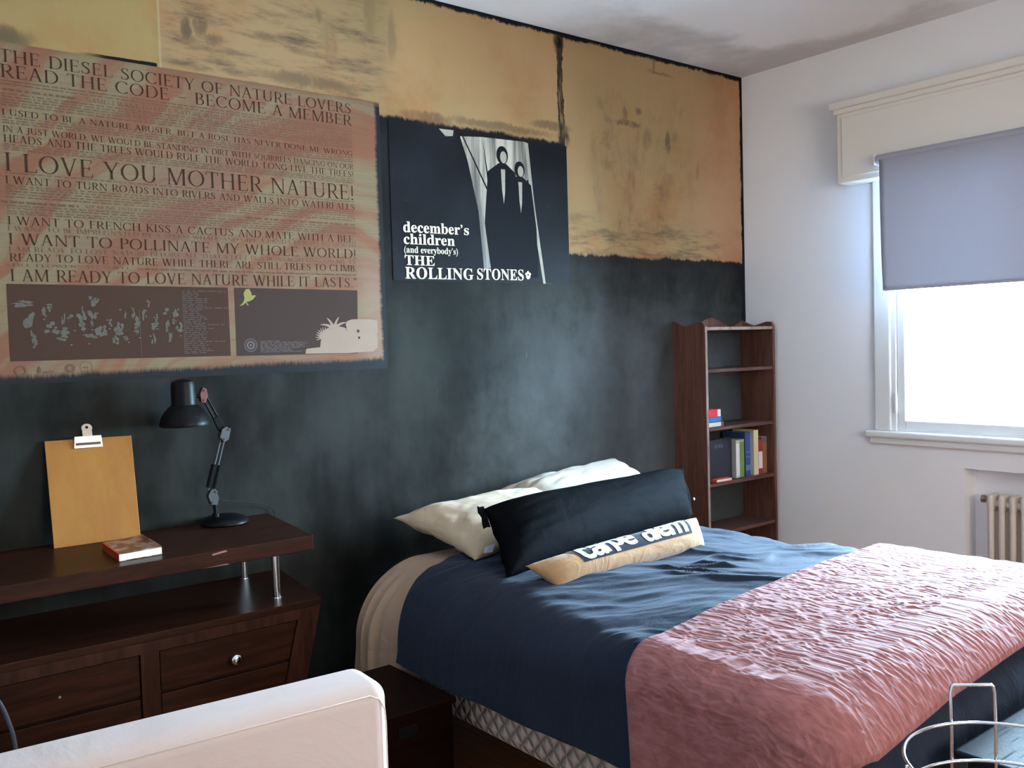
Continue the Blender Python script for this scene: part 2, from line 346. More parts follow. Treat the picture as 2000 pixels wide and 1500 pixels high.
M['beige_pillow'] = mat_fabric('beige_pillow_cloth', dim(lin(212, 190, 168), .84, .80, .72), 0.05, 0.35, 7)
M['pale_pillow'] = mat_fabric('pale_pillow_cloth', dim(lin(218, 202, 186), .70), 0.06, 0.4, 7)
M['black_cloth'] = mat_fabric('black_pillow_cloth', lin(10, 11, 14), 0.1, 0.3, 6, sheen=0.0)
M['sand_cloth'] = mat_fabric('sand_velour', dim(lin(206, 164, 122), .6), 0.08, 0.35, 14, sheen=0.3)
M['label_cloth'] = mat_fabric('dark_slate_label', lin(38, 42, 50), 0.05, 0.1, 20)
M['white_print'] = plain('white_print', lin(206, 208, 212), 0.6, spec=0.1, var=0.02)
M['white_cover'] = mat_fabric('white_chair_cover', lin(198, 180, 174), 0.03, 0.18, 3.0, sheen=0.1)
M['white_piping'] = mat_fabric('white_chair_piping', lin(214, 196, 186), 0.03, 0.1, 6)
M['trunk'] = mat_trunk()
M['poster_paper'] = mat_poster_paper(); M['dark_poster'] = mat_dark_poster(); M['pale_print'] = mat_pale_print()
M['brown_ink'] = plain('brown_ink', dim(lin(92, 62, 48), .36), 0.6, spec=0.05, var=0.25, vscale=6)
M['faint_ink'] = plain('faint_brown_ink', dim(lin(150, 116, 90), .36), 0.6, spec=0.05, var=0.2, vscale=6)
M['panel_ink'] = plain('faded_brown_panel', dim(lin(100, 72, 58), .40), 0.6, spec=0.05, var=0.08, vscale=3)
M['panel_ink2'] = plain('faded_grey_panel', dim(lin(94, 74, 66), .40), 0.6, spec=0.05, var=0.08, vscale=3)
M['pale_ink'] = plain('pale_lilac_ink', dim(lin(142, 132, 130), .45), 0.6, spec=0.05, var=0.2, vscale=40)
M['ghost_ink'] = plain('ghostly_grey_ink', dim(lin(128, 120, 106), .44), 0.6, spec=0.05, var=0.35, vscale=60)
M['bird_ink'] = plain('yellow_green_ink', dim(lin(190, 176, 110), .45), 0.6, spec=0.05, var=0.05)
M['island_ink'] = plain('pale_pink_ink', dim(lin(196, 168, 146), .45), 0.6, spec=0.05, var=0.1)
M['cream_ink'] = plain('cream_ink', dim(lin(226, 216, 190), .75), 0.6, spec=0.05, var=0.04)
M['figure_ink'] = plain('near_black_ink', lin(20, 20, 23), 0.6, spec=0.05, var=0.15, vscale=15)
M['pale_grey_ink'] = plain('pale_grey_ink', dim(lin(196, 188, 170), .55), 0.6, spec=0.05, var=0.3, vscale=60)
M['paper'] = plain('book_pages', lin(226, 220, 206), 0.7, var=0.06, vscale=80)

# ------------------------------------------------------------------ mesh helpers
class B:
    def __init__(s): s.v = []; s.f = []; s.mi = []
    def addmesh(s, vs, fs, mi=0):
        o = len(s.v); s.v += [tuple(p) for p in vs]; s.f += [tuple(i+o for i in f) for f in fs]; s.mi += [mi]*len(fs); return s
    def box(s, x0, x1, y0, y1, z0, z1, bev=0.0, seg=2, mi=0):
        bm = bmesh.new(); bmesh.ops.create_cube(bm, size=1.0)
        for v in bm.verts: v.co = Vector((x0+(v.co.x+.5)*(x1-x0), y0+(v.co.y+.5)*(y1-y0), z0+(v.co.z+.5)*(z1-z0)))
        if bev: bmesh.ops.bevel(bm, geom=bm.edges[:], offset=bev, segments=seg, affect='EDGES', profile=0.5)
        return s._bm(bm, mi)
    def hexa(s, P, bev=0.0, seg=2, mi=0):
        """eight corners: bottom ring of four, then top ring of four"""
        bm = bmesh.new(); vs = [bm.verts.new(p) for p in P]
        for f in ((3, 2, 1, 0), (4, 5, 6, 7), (0, 1, 5, 4), (1, 2, 6, 5), (2, 3, 7, 6), (3, 0, 4, 7)): bm.faces.new([vs[i] for i in f])
        bmesh.ops.recalc_face_normals(bm, faces=bm.faces[:])
        if bev: bmesh.ops.bevel(bm, geom=bm.edges[:], offset=bev, segments=seg, affect='EDGES', profile=0.5)
        return s._bm(bm, mi)
    def _bm(s, bm, mi):
        bm.verts.index_update(); s.addmesh([v.co[:] for v in bm.verts], [[v.index for v in f.verts] for f in bm.faces], mi); bm.free(); return s
    def cyl(s, p0, p1, r0, r1=None, n=20, cap=True, mi=0):
        r1 = r0 if r1 is None else r1; p0 = Vector(p0); p1 = Vector(p1); a = (p1-p0).normalized()
        u = a.orthogonal().normalized(); w = a.cross(u); vs = []
        for p, r in ((p0, r0), (p1, r1)):
            vs += [tuple(p+(u*math.cos(2*math.pi*i/n)+w*math.sin(2*math.pi*i/n))*r) for i in range(n)]
        fs = [(i, (i+1) % n, n+(i+1) % n, n+i) for i in range(n)]
        if cap: fs += [tuple(range(n-1, -1, -1)), tuple(range(n, 2*n))]
        return s.addmesh(vs, fs, mi)
    def lathe(s, prof, c, axis=(0, 0, 1), n=40, mi=0):
        a = Vector(axis).normalized(); u = a.orthogonal().normalized(); w = a.cross(u); c = Vector(c); vs = []
        for (r, h) in prof: vs += [tuple(c+a*h+(u*math.cos(2*math.pi*i/n)+w*math.sin(2*math.pi*i/n))*r) for i in range(n)]
        fs = [(k*n+i, k*n+(i+1) % n, (k+1)*n+(i+1) % n, (k+1)*n+i) for k in range(len(prof)-1) for i in range(n)]
        return s.addmesh(vs, fs, mi)
    def tube(s, pts, r, n=8, closed=False, mi=0):
        pts = [Vector(p) for p in pts]; N = len(pts); vs = []; u = None
        for i in range(N):
            a = (pts[(i+1) % N]-pts[i-1]) if closed else (pts[min(i+1, N-1)]-pts[max(i-1, 0)])
            a.normalize()
            if u is None: u = a.orthogonal().normalized()
            u = (u-a*u.dot(a)).normalized(); w = a.cross(u)
            vs += [tuple(pts[i]+(u*math.cos(2*math.pi*k/n)+w*math.sin(2*math.pi*k/n))*r) for k in range(n)]
        R = range(N if closed else N-1)
        fs = [(i*n+k, i*n+(k+1) % n, ((i+1) % N)*n+(k+1) % n, ((i+1) % N)*n+k) for i in R for k in range(n)]
        if not closed: fs += [tuple(range(n-1, -1, -1)), tuple(range((N-1)*n, N*n))]
        return s.addmesh(vs, fs, mi)
    def prism(s, poly, d, fn, mi=0):
        """poly in 2D, fn maps (a, b, depth) to 3D"""
        n = len(poly); vs = [fn(a, b, 0.0) for a, b in poly]+[fn(a, b, d) for a, b in poly]
        fs = [tuple(range(n)), tuple(range(2*n-1, n-1, -1))]+[(i, n+i, n+(i+1) % n, (i+1) % n) for i in range(n)]
        return s.addmesh(vs, fs, mi)
    def grid(s, P, mi=0):
        """P: array nu x nv x 3"""
        nu, nv = P.shape[:2]
        fs = [(i*nv+j, (i+1)*nv+j, (i+1)*nv+j+1, i*nv+j+1) for i in range(nu-1) for j in range(nv-1)]
        return s.addmesh(P.reshape(-1, 3).tolist(), fs, mi)

LOC = {}
def link(name, b, mats, parent=None, smooth=False, angle=None, recalc=True):
    off = LOC.get(parent.name, (0, 0, 0)) if parent is not None else (0, 0, 0)
    me = bpy.data.meshes.new(name)
    me.from_pydata([(x-off[0], y-off[1], z-off[2]) for x, y, z in b.v], [], b.f)
    for m in (mats if isinstance(mats, (list, tuple)) else [mats]): me.materials.append(M[m] if isinstance(m, str) else m)
    me.polygons.foreach_set('material_index', b.mi)
    if recalc:
        bm = bmesh.new(); bm.from_mesh(me); bmesh.ops.recalc_face_normals(bm, faces=bm.faces[:]); bm.to_mesh(me); bm.free()
    if smooth:
        me.polygons.foreach_set('use_smooth', [True]*len(me.polygons))
        if angle: me.set_sharp_from_angle(angle=math.radians(angle))
    me.update()
    o = bpy.data.objects.new(name, me); COL.objects.link(o)
    if parent is not None: o.parent = parent; LOC[o.name] = off
    else: LOC[o.name] = (0, 0, 0)
    return o
def tag(o, label, cat, group=None, kind=None):
    o['label'] = label; o['category'] = cat
    if group: o['group'] = group
    if kind: o['kind'] = kind
    return o
def thing(name, loc, label, cat, group=None, kind=None):
    o = bpy.data.objects.new(name, None); COL.objects.link(o); o.location = loc; o.empty_display_size = 0.05
    LOC[o.name] = tuple(loc); return tag(o, label, cat, group, kind)

def vnoise(seed, n=64):
    rng = np.random.RandomState(seed); T = rng.rand(n, n)
    def f(x, y):
        xi = np.floor(x).astype(int); yi = np.floor(y).astype(int); fx = x-xi; fy = y-yi
        fx = fx*fx*fx*(fx*(fx*6-15)+10); fy = fy*fy*fy*(fy*(fy*6-15)+10)
        a = T[xi % n, yi % n]; b = T[(xi+1) % n, yi % n]; c = T[xi % n, (yi+1) % n]; d = T[(xi+1) % n, (yi+1) % n]
        return (a*(1-fx)+b*fx)*(1-fy)+(c*(1-fx)+d*fx)*fy-0.5
    return f
def fbm(f, x, y, o=4, g=0.5):
    r = 0*x; k = 1.0; s = 1.0
    for i in range(o): r = r+k*f(x*s+i*17.3, y*s+i*9.1); k *= g; s *= 2.03
    return r

# ------------------------------------------------------------------ room shell
XL, YFW, H, T = -5.3, YF, 2.6, 0.25
def struct(name, b, mats, label, cat, **k): return tag(link(name, b, mats, **k), label, cat, kind='structure')
struct('floor', B().box(XL-T, T, YFW-T, T, -0.1, 0.0), 'floor', 'amber wooden parquet floor of the bedroom', 'floor')
struct('ceiling', B().box(XL-T, T, YFW-T, T, H, H+0.1), 'ceiling', 'white ceiling with a grey stain near the corner', 'ceiling')
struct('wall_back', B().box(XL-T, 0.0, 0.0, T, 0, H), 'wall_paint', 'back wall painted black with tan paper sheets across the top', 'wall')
b = B(); NY0, NY1, NZ = -2.45, -1.128, 0.67
b.box(0, T, WIN[1], T, 0, H); b.box(0, T, YFW-T, WIN[0], NZ, H); b.box(0, T, YFW-T, NY0, 0, NZ)
b.box(0, T, WIN[0], WIN[1], WIN[3], H); b.box(0, T, WIN[0], WIN[1], NZ, WIN[2]); b.box(0, T, NY1, WIN[1], 0, NZ)
b.box(0.10, T, NY0, NY1, 0, NZ)
struct('wall_right', b, 'white_wall', 'white window wall with a shallow radiator recess', 'wall')
struct('wall_left', B().box(XL-T, XL, YFW-T, 0, 0, H), 'left_wall', 'grey left wall of the bedroom', 'wall')
b = B(); b.box(XL, WIN2[0], YFW-T, YFW, 0, H); b.box(WIN2[1], 0, YFW-T, YFW, 0, H)
b.box(WIN2[0], WIN2[1], YFW-T, YFW, 0, WIN2[2]); b.box(WIN2[0], WIN2[1], YFW-T, YFW, WIN2[3], H)
struct('wall_front', b, 'white_wall', 'white wall behind the viewer with an added window', 'wall')

# window in the right wall
w1 = thing('window_1', (0, -1.515, WIN[2]), 'white casement window below the lavender blind', 'window', kind='structure')
b = B()
b.box(-0.022, 0.0, -0.808, -0.729, 0.815, 1.96, 0.006); b.box(-0.022, 0.0, -2.301, -2.222, 0.815, 1.96, 0.006)
b.box(-0.012, 0.10, -0.830, -0.808, 0.815, 1.96, 0.003); b.box(-0.012, 0.10, -2.222, -2.20, 0.815, 1.96, 0.003)
link('casing', b, 'white_paint', w1)
b = B(); b.box(-0.045, 0.12, -2.35, -0.692, 0.785, 0.815, 0.008); b.box(-0.026, 0.0, -2.335, -0.705, 0.755, 0.785, 0.005)
link('sill', b, 'white_paint', w1)
for nm, y0, y1 in (('sash', -1.513, -0.832), ('sash', -2.198, -1.517)):
    f = 0.036; b = B()
    b.box(-0.004, 0.036, y0, y0+f, 0.822, 1.95, 0.004); b.box(-0.004, 0.036, y1-f, y1, 0.822, 1.95, 0.004)
    b.box(-0.004, 0.036, y0+f, y1-f, 0.822, 0.864, 0.004); b.box(-0.004, 0.036, y0+f, y1-f, 1.908, 1.95, 0.004)
    b.box(-0.007, -0.004, y0, y0+0.006, 0.822, 1.95)
    so = link(nm, b, 'white_paint', w1)
    link('pane', B().box(0.014, 0.018, y0+f-0.004, y1-f+0.004, 0.860, 1.912), 'glass', so)
for z in (0.90, 1.75):
    b = B(); b.cyl((-0.014, -0.829, z), (-0.014, -0.829, z+0.042), 0.0085); b.cyl((-0.014, -0.829, z+0.045), (-0.014, -0.829, z+0.087), 0.0085); b.cyl((-0.014, -0.829, z-0.004), (-0.014, -0.829, z+0.091), 0.005)
    link('hinge', b, 'white_paint', w1, smooth=True, angle=40)
b = B(); b.box(-0.115, -0.001, -2.43, -0.613, 1.951, 2.30, 0.004)
b.box(-0.121, -0.114, -2.40, -0.640, 1.975, 2.245, 0.003)
b.box(-0.140, -0.001, -2.46, -0.585, 2.285, 2.318, 0.006); b.box(-0.128, -0.001, -2.445, -0.600, 2.262, 2.287, 0.006)
struct('trim_1', b, 'cream_paint', 'cream boxed roller shutter housing with moulded top above the window', 'shutter box')
# added window behind the viewer; the closed box outside it keeps out the sky
b = B(); b.box(WIN2[0]-.3, WIN2[1]+.3, YF-T-.65, YF-T-.55, .4, 2.7); b.box(WIN2[0]-.3, WIN2[0]-.2, YF-T-.55, YF-T, .4, 2.7); b.box(WIN2[1]+.2, WIN2[1]+.3, YF-T-.55, YF-T, .4, 2.7)
b.box(WIN2[0]-.2, WIN2[1]+.2, YF-T-.55, YF-T, .4, .5); b.box(WIN2[0]-.2, WIN2[1]+.2, YF-T-.55, YF-T, 2.6, 2.7)
struct('sky_blocker', b, 'left_wall', 'unseen grey box added outside the rear window to block the sky', 'wall')
w2 = thing('fill_window', ((WIN2[0]+WIN2[1])/2, YFW, WIN2[2]), 'unseen white window added behind the viewer for the fill light', 'window', kind='structure')
b = B(); f = 0.05
b.box(WIN2[0], WIN2[0]+f, YFW-0.10, YFW-0.04, WIN2[2], WIN2[3]); b.box(WIN2[1]-f, WIN2[1], YFW-0.10, YFW-0.04, WIN2[2], WIN2[3])
b.box(WIN2[0]+f, WIN2[1]-f, YFW-0.10, YFW-0.04, WIN2[2], WIN2[2]+f); b.box(WIN2[0]+f, WIN2[1]-f, YFW-0.10, YFW-0.04, WIN2[3]-f, WIN2[3])
b.box(sum(WIN2[:2])/2-f/2, sum(WIN2[:2])/2+f/2, YFW-0.10, YFW-0.04, WIN2[2]+f, WIN2[3]-f)
so = link('fill_window_frame', b, 'white_paint', w2)
link('pane', B().box(WIN2[0]+f, WIN2[1]-f, YFW-0.072, YFW-0.068, WIN2[2]+f, WIN2[3]-f), 'glass', so)

# roller blind
t = thing('roller_blind', (-0.15, -1.515, 1.445), 'lavender roller blind half lowered over the window', 'blind')
b = B(); b.cyl((-0.146, -0.828, 2.020), (-0.146, -2.38, 2.020), 0.021, n=28); link('roller', b, 'blind', t, smooth=True, angle=40)
ny, nz = 60, 24; P = np.zeros((ny, nz, 3)); f = vnoise(3)
for i in range(ny):
    for j in range(nz):
        v = j/(nz-1); y = -0.848-(2.36-0.848)*i/(ny-1); z = 2.020-v*(2.020-1.447)
        edge = max(0, 1-i/5.0)*(-0.012)*(v**3)
        P[i, j] = (-0.1665+0.003*math.sin(y*5.0)*v+0.004*v+edge*0.6, y+edge, z)
ob = link('shade', B().grid(P), 'blind', t, smooth=True); md = ob.modifiers.new('thick', 'SOLIDIFY'); md.thickness = 0.0015
b = B(); b.box(-0.172, -0.158, -2.36, -0.866, 1.444, 1.456, 0.004); link('hem_bar', b, 'blind', t)
for y in (-0.822, -2.386):
    b = B(); b.box(-0.164, -0.1155, y-0.004, y+0.004, 1.998, 2.044, 0.003); b.cyl((-0.146, y-0.006, 2.02), (-0.146, y+0.006, 2.02), 0.012); link('bracket', b, 'white_paint', t, smooth=True, angle=40)

# radiator in the recess
t = thing('radiator', (0.045, -1.8, 0.05), 'beige column radiator in the recess below the window', 'radiator')
def section(y):
    b = B()
    for x, r in ((-0.005, 0.0125), (0.045, 0.0125)):
        b.tube([(x, y, 0.10), (x, y, 0.545)], r, 12)
    zz = np.linspace(0, math.pi, 9)
    for z0, sg in ((0.535, 1), (0.11, -1)):
        b.box(-0.018, 0.060, y-0.0125, y+0.0125, z0-0.035 if sg > 0 else z0-0.035, z0+0.037, 0.011, 3)
    for z in (0.53, 0.115): b.cyl((0.02, y-0.023, z), (0.02, y+0.023, z), 0.016, n=14)
    return b
s0 = link('column', section(-1.240), 'radiator', t, smooth=True, angle=50)
for k in range(1, 24):
    c = s0.copy(); COL.objects.link(c); c.parent = t; c.location = (0, -0.044*k, 0)
b = B(); b.cyl((0.02, -1.225, 0.545), (0.02, -1.20, 0.545), 0.011, n=12); b.cyl((0.02, -1.206, 0.545), (0.02, -1.192, 0.545), 0.016, n=8); link('bleed_valve', b, 'steel', t, smooth=True, angle=40)
for y in (-1.24, -1.24-0.044*23): link('foot', B().box(-0.012, 0.055, y-0.012, y+0.012, 0.0, 0.085, 0.005), 'radiator', t)

# ------------------------------------------------------------------ lettering
def serif(s):
    o = ''
    for c in s:
        if 'A' <= c <= 'Z': o += chr(0x1D400+ord(c)-65)
        elif 'a' <= c <= 'z': o += chr(0x1D41A+ord(c)-97)
        else: o += c
    return o
def sans_heavy(s):
    return ''.join(chr(0x1D5EE+ord(c)-97) if 'a' <= c <= 'z' else c for c in s)
def glyphs(s, offset=0.0, res=2, space=1.0):
    cu = bpy.data.curves.new('t', 'FONT'); cu.body = s; cu.offset = offset; cu.resolution_u = res; cu.space_character = space
    o = bpy.data.objects.new('t', cu); me = bpy.data.meshes.new_from_object(o)
    v = np.array([p.co[:2] for p in me.vertices]).reshape(-1, 2); f = [tuple(p.vertices) for p in me.polygons]
    bpy.data.objects.remove(o); bpy.data.curves.remove(cu); bpy.data.meshes.remove(me)
    return v, f
CAP = {}
def caph(mapper, offset, ref='H'):
    k = (mapper.__name__, offset, ref)
    if k not in CAP: v, _ = glyphs(mapper(ref), offset); CAP[k] = (v[:, 1].min(), v[:, 1].max())
    return CAP[k]
def wall_line(b, s, x0, x1, zt, zb, y, offset=-0.010, mapper=serif, res=2, mi=0, ref='H', slant=0.0):
    """one line of print on the wall plane, capitals reaching from zb to zt"""
    v, f = glyphs(mapper(s), offset, res); lo, hi = caph(mapper, offset, ref)
    xa, xb = v[:, 0].min(), v[:, 0].max()
    X = x0+(v[:, 0]-xa)/(xb-xa)*(x1-x0); Z = zb+(v[:, 1]-lo)/(hi-lo)*(zt-zb)+slant*(X-x0)
    b.addmesh(np.stack([X, np.full_like(X, y), Z], 1).tolist(), f, mi)


# light roman capitals drawn stroke by stroke (unit cap height): quads in (x, z)
TK, TN = .105, .034
def roman(c):
    Q = []
    def rect(x0, x1, z0, z1): Q.append([(x0, z0), (x1, z0), (x1, z1), (x0, z1)])
    def serif_(x, z, w=.20): rect(x-w/2, x+w/2, z-.0 if z < .5 else z-.028, z+.028 if z < .5 else z)
    def stem(x, z0=0.0, z1=1.0, w=TK, top=True, bot=True):
        rect(x-w/2, x+w/2, z0, z1)
        if top: serif_(x, 1.0, w+.13)
        if bot: serif_(x, 0.0, w+.13)
    def diag(xa, za, xb, zb, w): Q.append([(xa-w/2, za), (xa+w/2, za), (xb+w/2, zb), (xb-w/2, zb)])
    def stroke(P, Wd):
        for i in range(len(P)-1):
            (x0, z0), (x1, z1) = P[i], P[i+1]; d = math.hypot(x1-x0, z1-z0)+1e-9
            def nrm(k):
                a = P[max(k-1, 0)]; e = P[min(k+1, len(P)-1)]; L = math.hypot(e[0]-a[0], e[1]-a[1])+1e-9; return (-(e[1]-a[1])/L, (e[0]-a[0])/L)
            n0, n1 = nrm(i), nrm(i+1); w0, w1 = Wd[i]/2, Wd[i+1]/2
            Q.append([(x0-n0[0]*w0, z0-n0[1]*w0), (x1-n1[0]*w1, z1-n1[1]*w1), (x1+n1[0]*w1, z1+n1[1]*w1), (x0+n0[0]*w0, z0+n0[1]*w0)])
    def arc(cx, cz, rx, rz, a0, a1, n=18, tk=TK):
        A = [math.radians(a0+(a1-a0)*i/n) for i in range(n+1)]
        stroke([(cx+rx*math.cos(a), cz+rz*math.sin(a)) for a in A], [TN+(tk-TN)*abs(math.cos(a))**1.4 for a in A])
    def beak(x, z, h, up): rect(x-.014, x+.014, z, z+h) if up else rect(x-.014, x+.014, z-h, z)
    W_ = .7
    if c == 'I': stem(.13); W_ = .26
    elif c == 'L': stem(.15); rect(.10, .58, 0, TN); beak(.57, 0, .22, True); W_ = .60
    elif c in 'EF':
        stem(.15, bot=(c == 'F')); rect(.10, .56, 1-TN, 1); beak(.55, 1, .18, False); rect(.15, .46, .50, .50+TN); rect(.445, .470, .42, .61)
        if c == 'E': rect(.10, .60, 0, TN); beak(.59, 0, .20, True)
        W_ = .63 if c == 'E' else .58
    elif c == 'H': stem(.15); stem(.70); rect(.15, .70, .49, .49+TN); W_ = .85
    elif c == 'T': stem(.34, top=False); rect(.02, .66, 1-TN, 1); beak(.03, 1, .20, False); beak(.65, 1, .20, False); W_ = .68
    elif c == 'N': stem(.14, w=.04); diag(.16, 1, .72, 0, TK); stem(.74, w=.04, bot=False); serif_(.10, 1.0, .16); W_ = .86
    elif c == 'M': stem(.12, w=.04); diag(.14, 1, .47, 0, TK); diag(.47, 0, .82, 1, .045); stem(.86); W_ = 1.0
    elif c == 'A': diag(.10, 0, .38, 1, .045); diag(.66, 0, .38, 1, TK); rect(.20, .56, .33, .33+TN); serif_(.10, 0, .20); serif_(.66, 0, .24); W_ = .76
    elif c == 'V': diag(.38, 0, .10, 1, TK); diag(.38, 0, .66, 1, .045); serif_(.10, 1, .24); serif_(.66, 1, .20); W_ = .76
    elif c == 'W': diag(.32, 0, .08, 1, TK); diag(.32, 0, .54, 1, .045); diag(.78, 0, .52, 1, TK); diag(.78, 0, 1.02, 1, .045); serif_(.08, 1, .22); serif_(.53, 1, .22); serif_(1.02, 1, .18); W_ = 1.10
    elif c == 'Y': stem(.36, 0, .48, top=False); diag(.36, .42, .09, 1, TK); diag(.36, .42, .64, 1, .045); serif_(.09, 1, .23); serif_(.64, 1, .20); W_ = .72
    elif c == 'X': diag(.62, 0, .12, 1, TK); diag(.10, 0, .60, 1, .045); [serif_(x, z, .2) for x in (.11, .61) for z in (0, 1)]; W_ = .72
    elif c == 'Z': rect(.05, .58, 1-TN, 1); rect(.05, .60, 0, TN); diag(.12, 0, .54, 1, TK); beak(.59, 0, .2, True); beak(.06, 1, .2, False); W_ = .64
    elif c == 'K': stem(.15); diag(.18, .40, .60, 1, .045); diag(.64, 0, .32, .60, TK); serif_(.60, 1, .2); serif_(.64, 0, .22); W_ = .74
    elif c in 'OQ':
        arc(.44, .5, .37, .485, 0, 360, 30)
        if c == 'Q': stroke([(.45, .04), (.60, -.10), (.82, -.16)], [.05, .08, .03])
        W_ = .88
    elif c in 'CG':
        arc(.44, .5, .37, .485, 42, 318, 24); beak(.715, .98, .24, False)
        if c == 'G': rect(.655, .655+TK, .06, .42); rect(.56, .86, .41, .44)
        else: beak(.725, .04, .15, True)
        W_ = .80 if c == 'C' else .86
    elif c == 'D': stem(.15, top=False, bot=False); rect(.05, .40, 1-TN, 1); rect(.05, .40, 0, TN); arc(.38, .5, .37, .483, -90, 90); W_ = .82
    elif c in 'PR':
        stem(.15, top=False); rect(.05, .36, 1-TN, 1); rect(.15, .36, .46, .46+TN); arc(.35, .73, .21, .255, -90, 90, 12)
        if c == 'R': diag(.66, 0, .36, .48, TK); serif_(.68, 0, .18)
        W_ = .60 if c == 'P' else .72
    elif c == 'B': stem(.15, top=False, bot=False); rect(.05, .34, 1-TN, 1); rect(.05, .36, 0, TN); rect(.15, .36, .51, .51+TN); arc(.33, .76, .18, .225, -90, 90, 12); arc(.35, .27, .23, .255, -90, 90, 12); W_ = .66
    elif c == 'U': rect(.15-TK/2, .15+TK/2, .30, 1); serif_(.15, 1, .24); rect(.66, .70, .30, 1); serif_(.68, 1, .18); arc(.415, .32, .265, .30, 180, 360, 16); W_ = .82
    elif c == 'J': rect(.22-TK/2, .22+TK/2, .10, 1); serif_(.22, 1, .24); stroke([(.22, .12), (.19, -.06), (.08, -.14), (.0, -.12)], [TK, .09, .05, .03]); W_ = .36
    elif c == 'S':
        P = [(.50, .78), (.45, .91), (.33, .97), (.19, .93), (.12, .80), (.16, .66), (.29, .55), (.43, .45), (.51, .31), (.49, .14), (.37, .04), (.22, .03), (.11, .11), (.07, .24)]
        stroke(P, [.025, .035, .04, .06, .085, .10, .11, .11, .10, .085, .06, .04, .035, .025]); beak(.50, .98, .24, False); beak(.08, .02, .24, True); W_ = .60
    elif c == '!': diag(.13, .26, .13, 1, .07); rect(.08, .18, 0, .10); W_ = .26
    elif c == '.': rect(.06, .16, 0, .10); W_ = .22
    elif c == ',': rect(.06, .16, 0, .10); diag(.08, -.12, .14, 0, .04); W_ = .22
    elif c == '\u2019': rect(.06, .15, .88, .98); diag(.08, .76, .13, .88, .04); W_ = .22
    elif c == '\u201d': [(rect(x, x+.09, .88, .98), diag(x+.02, .76, x+.07, .88, .04)) for x in (.05, .22)]; W_ = .38
    elif c == '\u2013': rect(.08, .62, .36, .40); W_ = .70
    else: W_ = .34
    return Q, W_
def roman_line(b, s, x0, x1, zt, zb, y, mi=0):
    x = 0.0; Q = []
    for c in s:
        q, w = roman(c); Q += [[(px+x, pz) for px, pz in p] for p in q]; x += w+.075
    k = (x1-x0)/(x-.075)
    for p in Q: b.addmesh([(x0+px*k, y, zb+pz*(zt-zb)) for px, pz in p], [(0, 1, 2, 3)], mi)

# ------------------------------------------------------------------ wood-grain manifesto poster
t = thing('poster', (-2.82, 0, 1.185), 'large wood-grain manifesto poster full of brown capital lettering above the desk lamp', 'poster')
link('paper', B().box(-3.52, -2.165, -0.0025, -0.0002, 1.180, 2.168), 'poster_paper', t)
L1 = B(); L2 = B(); YI = -0.0032
XA, XZ = -3.418, -2.283
for s, zt, zb, big in (
    ('THE DIESEL SOCIETY OF NATURE LOVERS', 2.148, 2.112, 1), ('READ THE CODE \u2013 BECOME A MEMBER', 2.105, 2.068, 1),
    ('I USED TO BE A NATURE ABUSER, BUT A ROSE HAS NEVER DONE ME WRONG', 1.977, 1.959, 2),
    ('IN A JUST WORLD, WE WOULD BE STANDING IN DIRT WITH SQUIRRELS DANCING ON OUR', 1.929, 1.911, 2),
    ('HEADS AND THE TREES WOULD RULE THE WORLD. LONG LIVE THE TREES!', 1.904, 1.882, 2),
    ('I LOVE YOU MOTHER NATURE!', 1.852, 1.800, 0), ('I WANT TO TURN ROADS INTO RIVERS AND WALLS INTO WATERFALLS', 1.785, 1.763, 2),
    ('I WANT TO FRENCH KISS A CACTUS AND MATE WITH A BEE.', 1.669, 1.645, 2),
    ('I WANT TO BE IMPREGNATED BY A SPERM WHALE AND GIVE A PANDA MOUTH TO MOUTH', 1.642, 1.628, 3),
    ('I WANT TO POLLINATE MY WHOLE WORLD!', 1.620, 1.587, 1), ('I AM READY TO LOVE NATURE BEFORE ALL THAT\u2019S LEFT IS A BONSAI SITTING ON MY TV', 1.582, 1.568, 3),
    ('READY TO LOVE NATURE WHILE THERE ARE STILL TREES TO CLIMB,', 1.562, 1.539, 2),
    ('I AM READY TO LOVE NATURE WHILE IT LASTS.\u201d', 1.516, 1.481, 1)):
    roman_line(L1 if big < 3 else L2, s, XA, XZ, zt, zb, YI)
roman_line(L2, 'NAME! I WANT TO LOVE NATURE WHILE IT LASTS. I WANT TO SHED MY URBAN SKIN', -3.19, XZ, 2.041, 2.027, YI)
roman_line(L2, 'MY HOME ENTERTAINMENT SYSTEM. I WANT TO GIVE', -3.205, -2.72, 1.716, 1.706, YI)
roman_line(L2, 'STILL FLOWERS TO SMELL', -3.43, -3.08, 1.532, 1.524, YI)
def greek(b, x0, x1, z, h, y, seed, fill=0.72, mi=0):
    """print too small to read: broken strokes"""
    r = random.Random(seed); x = x0
    while x < x1:
        w = r.uniform(0.006, 0.026); xe = min(x+w, x1); k = x
        while k < xe:
            s = r.uniform(0.0015, 0.0028)
            b.addmesh([(k, y, z), (k+s*0.55, y, z), (k+s*0.55, y, z+h*r.uniform(.7, 1)), (k, y, z+h*r.uniform(.7, 1))], [(0, 1, 2, 3)], mi); k += s
        x = xe+r.uniform(0.004, 0.009)
sd = 0
for z in (2.056, 2.047, 2.019, 2.011, 2.003, 1.995, 1.987, 1.951, 1.943, 1.936, 1.874, 1.867, 1.860, 1.792, 1.755, 1.747, 1.739, 1.731, 1.723, 1.698, 1.690, 1.682, 1.675):
    sd += 1; greek(L2, XA, XZ, z, 0.0045, YI, sd)
greek(L2, -3.43, -3.22, 2.030, 0.008, YI, 91); greek(L2, -3.43, -3.225, 1.706, 0.008, YI, 92); greek(L2, -2.70, XZ, 1.706, 0.008, YI, 93); greek(L2, -3.06, XZ, 1.524, 0.006, YI, 94)
link('lettering', L1, 'brown_ink', t, recalc=False); link('small_lettering', L2, 'faint_ink', t, recalc=False)
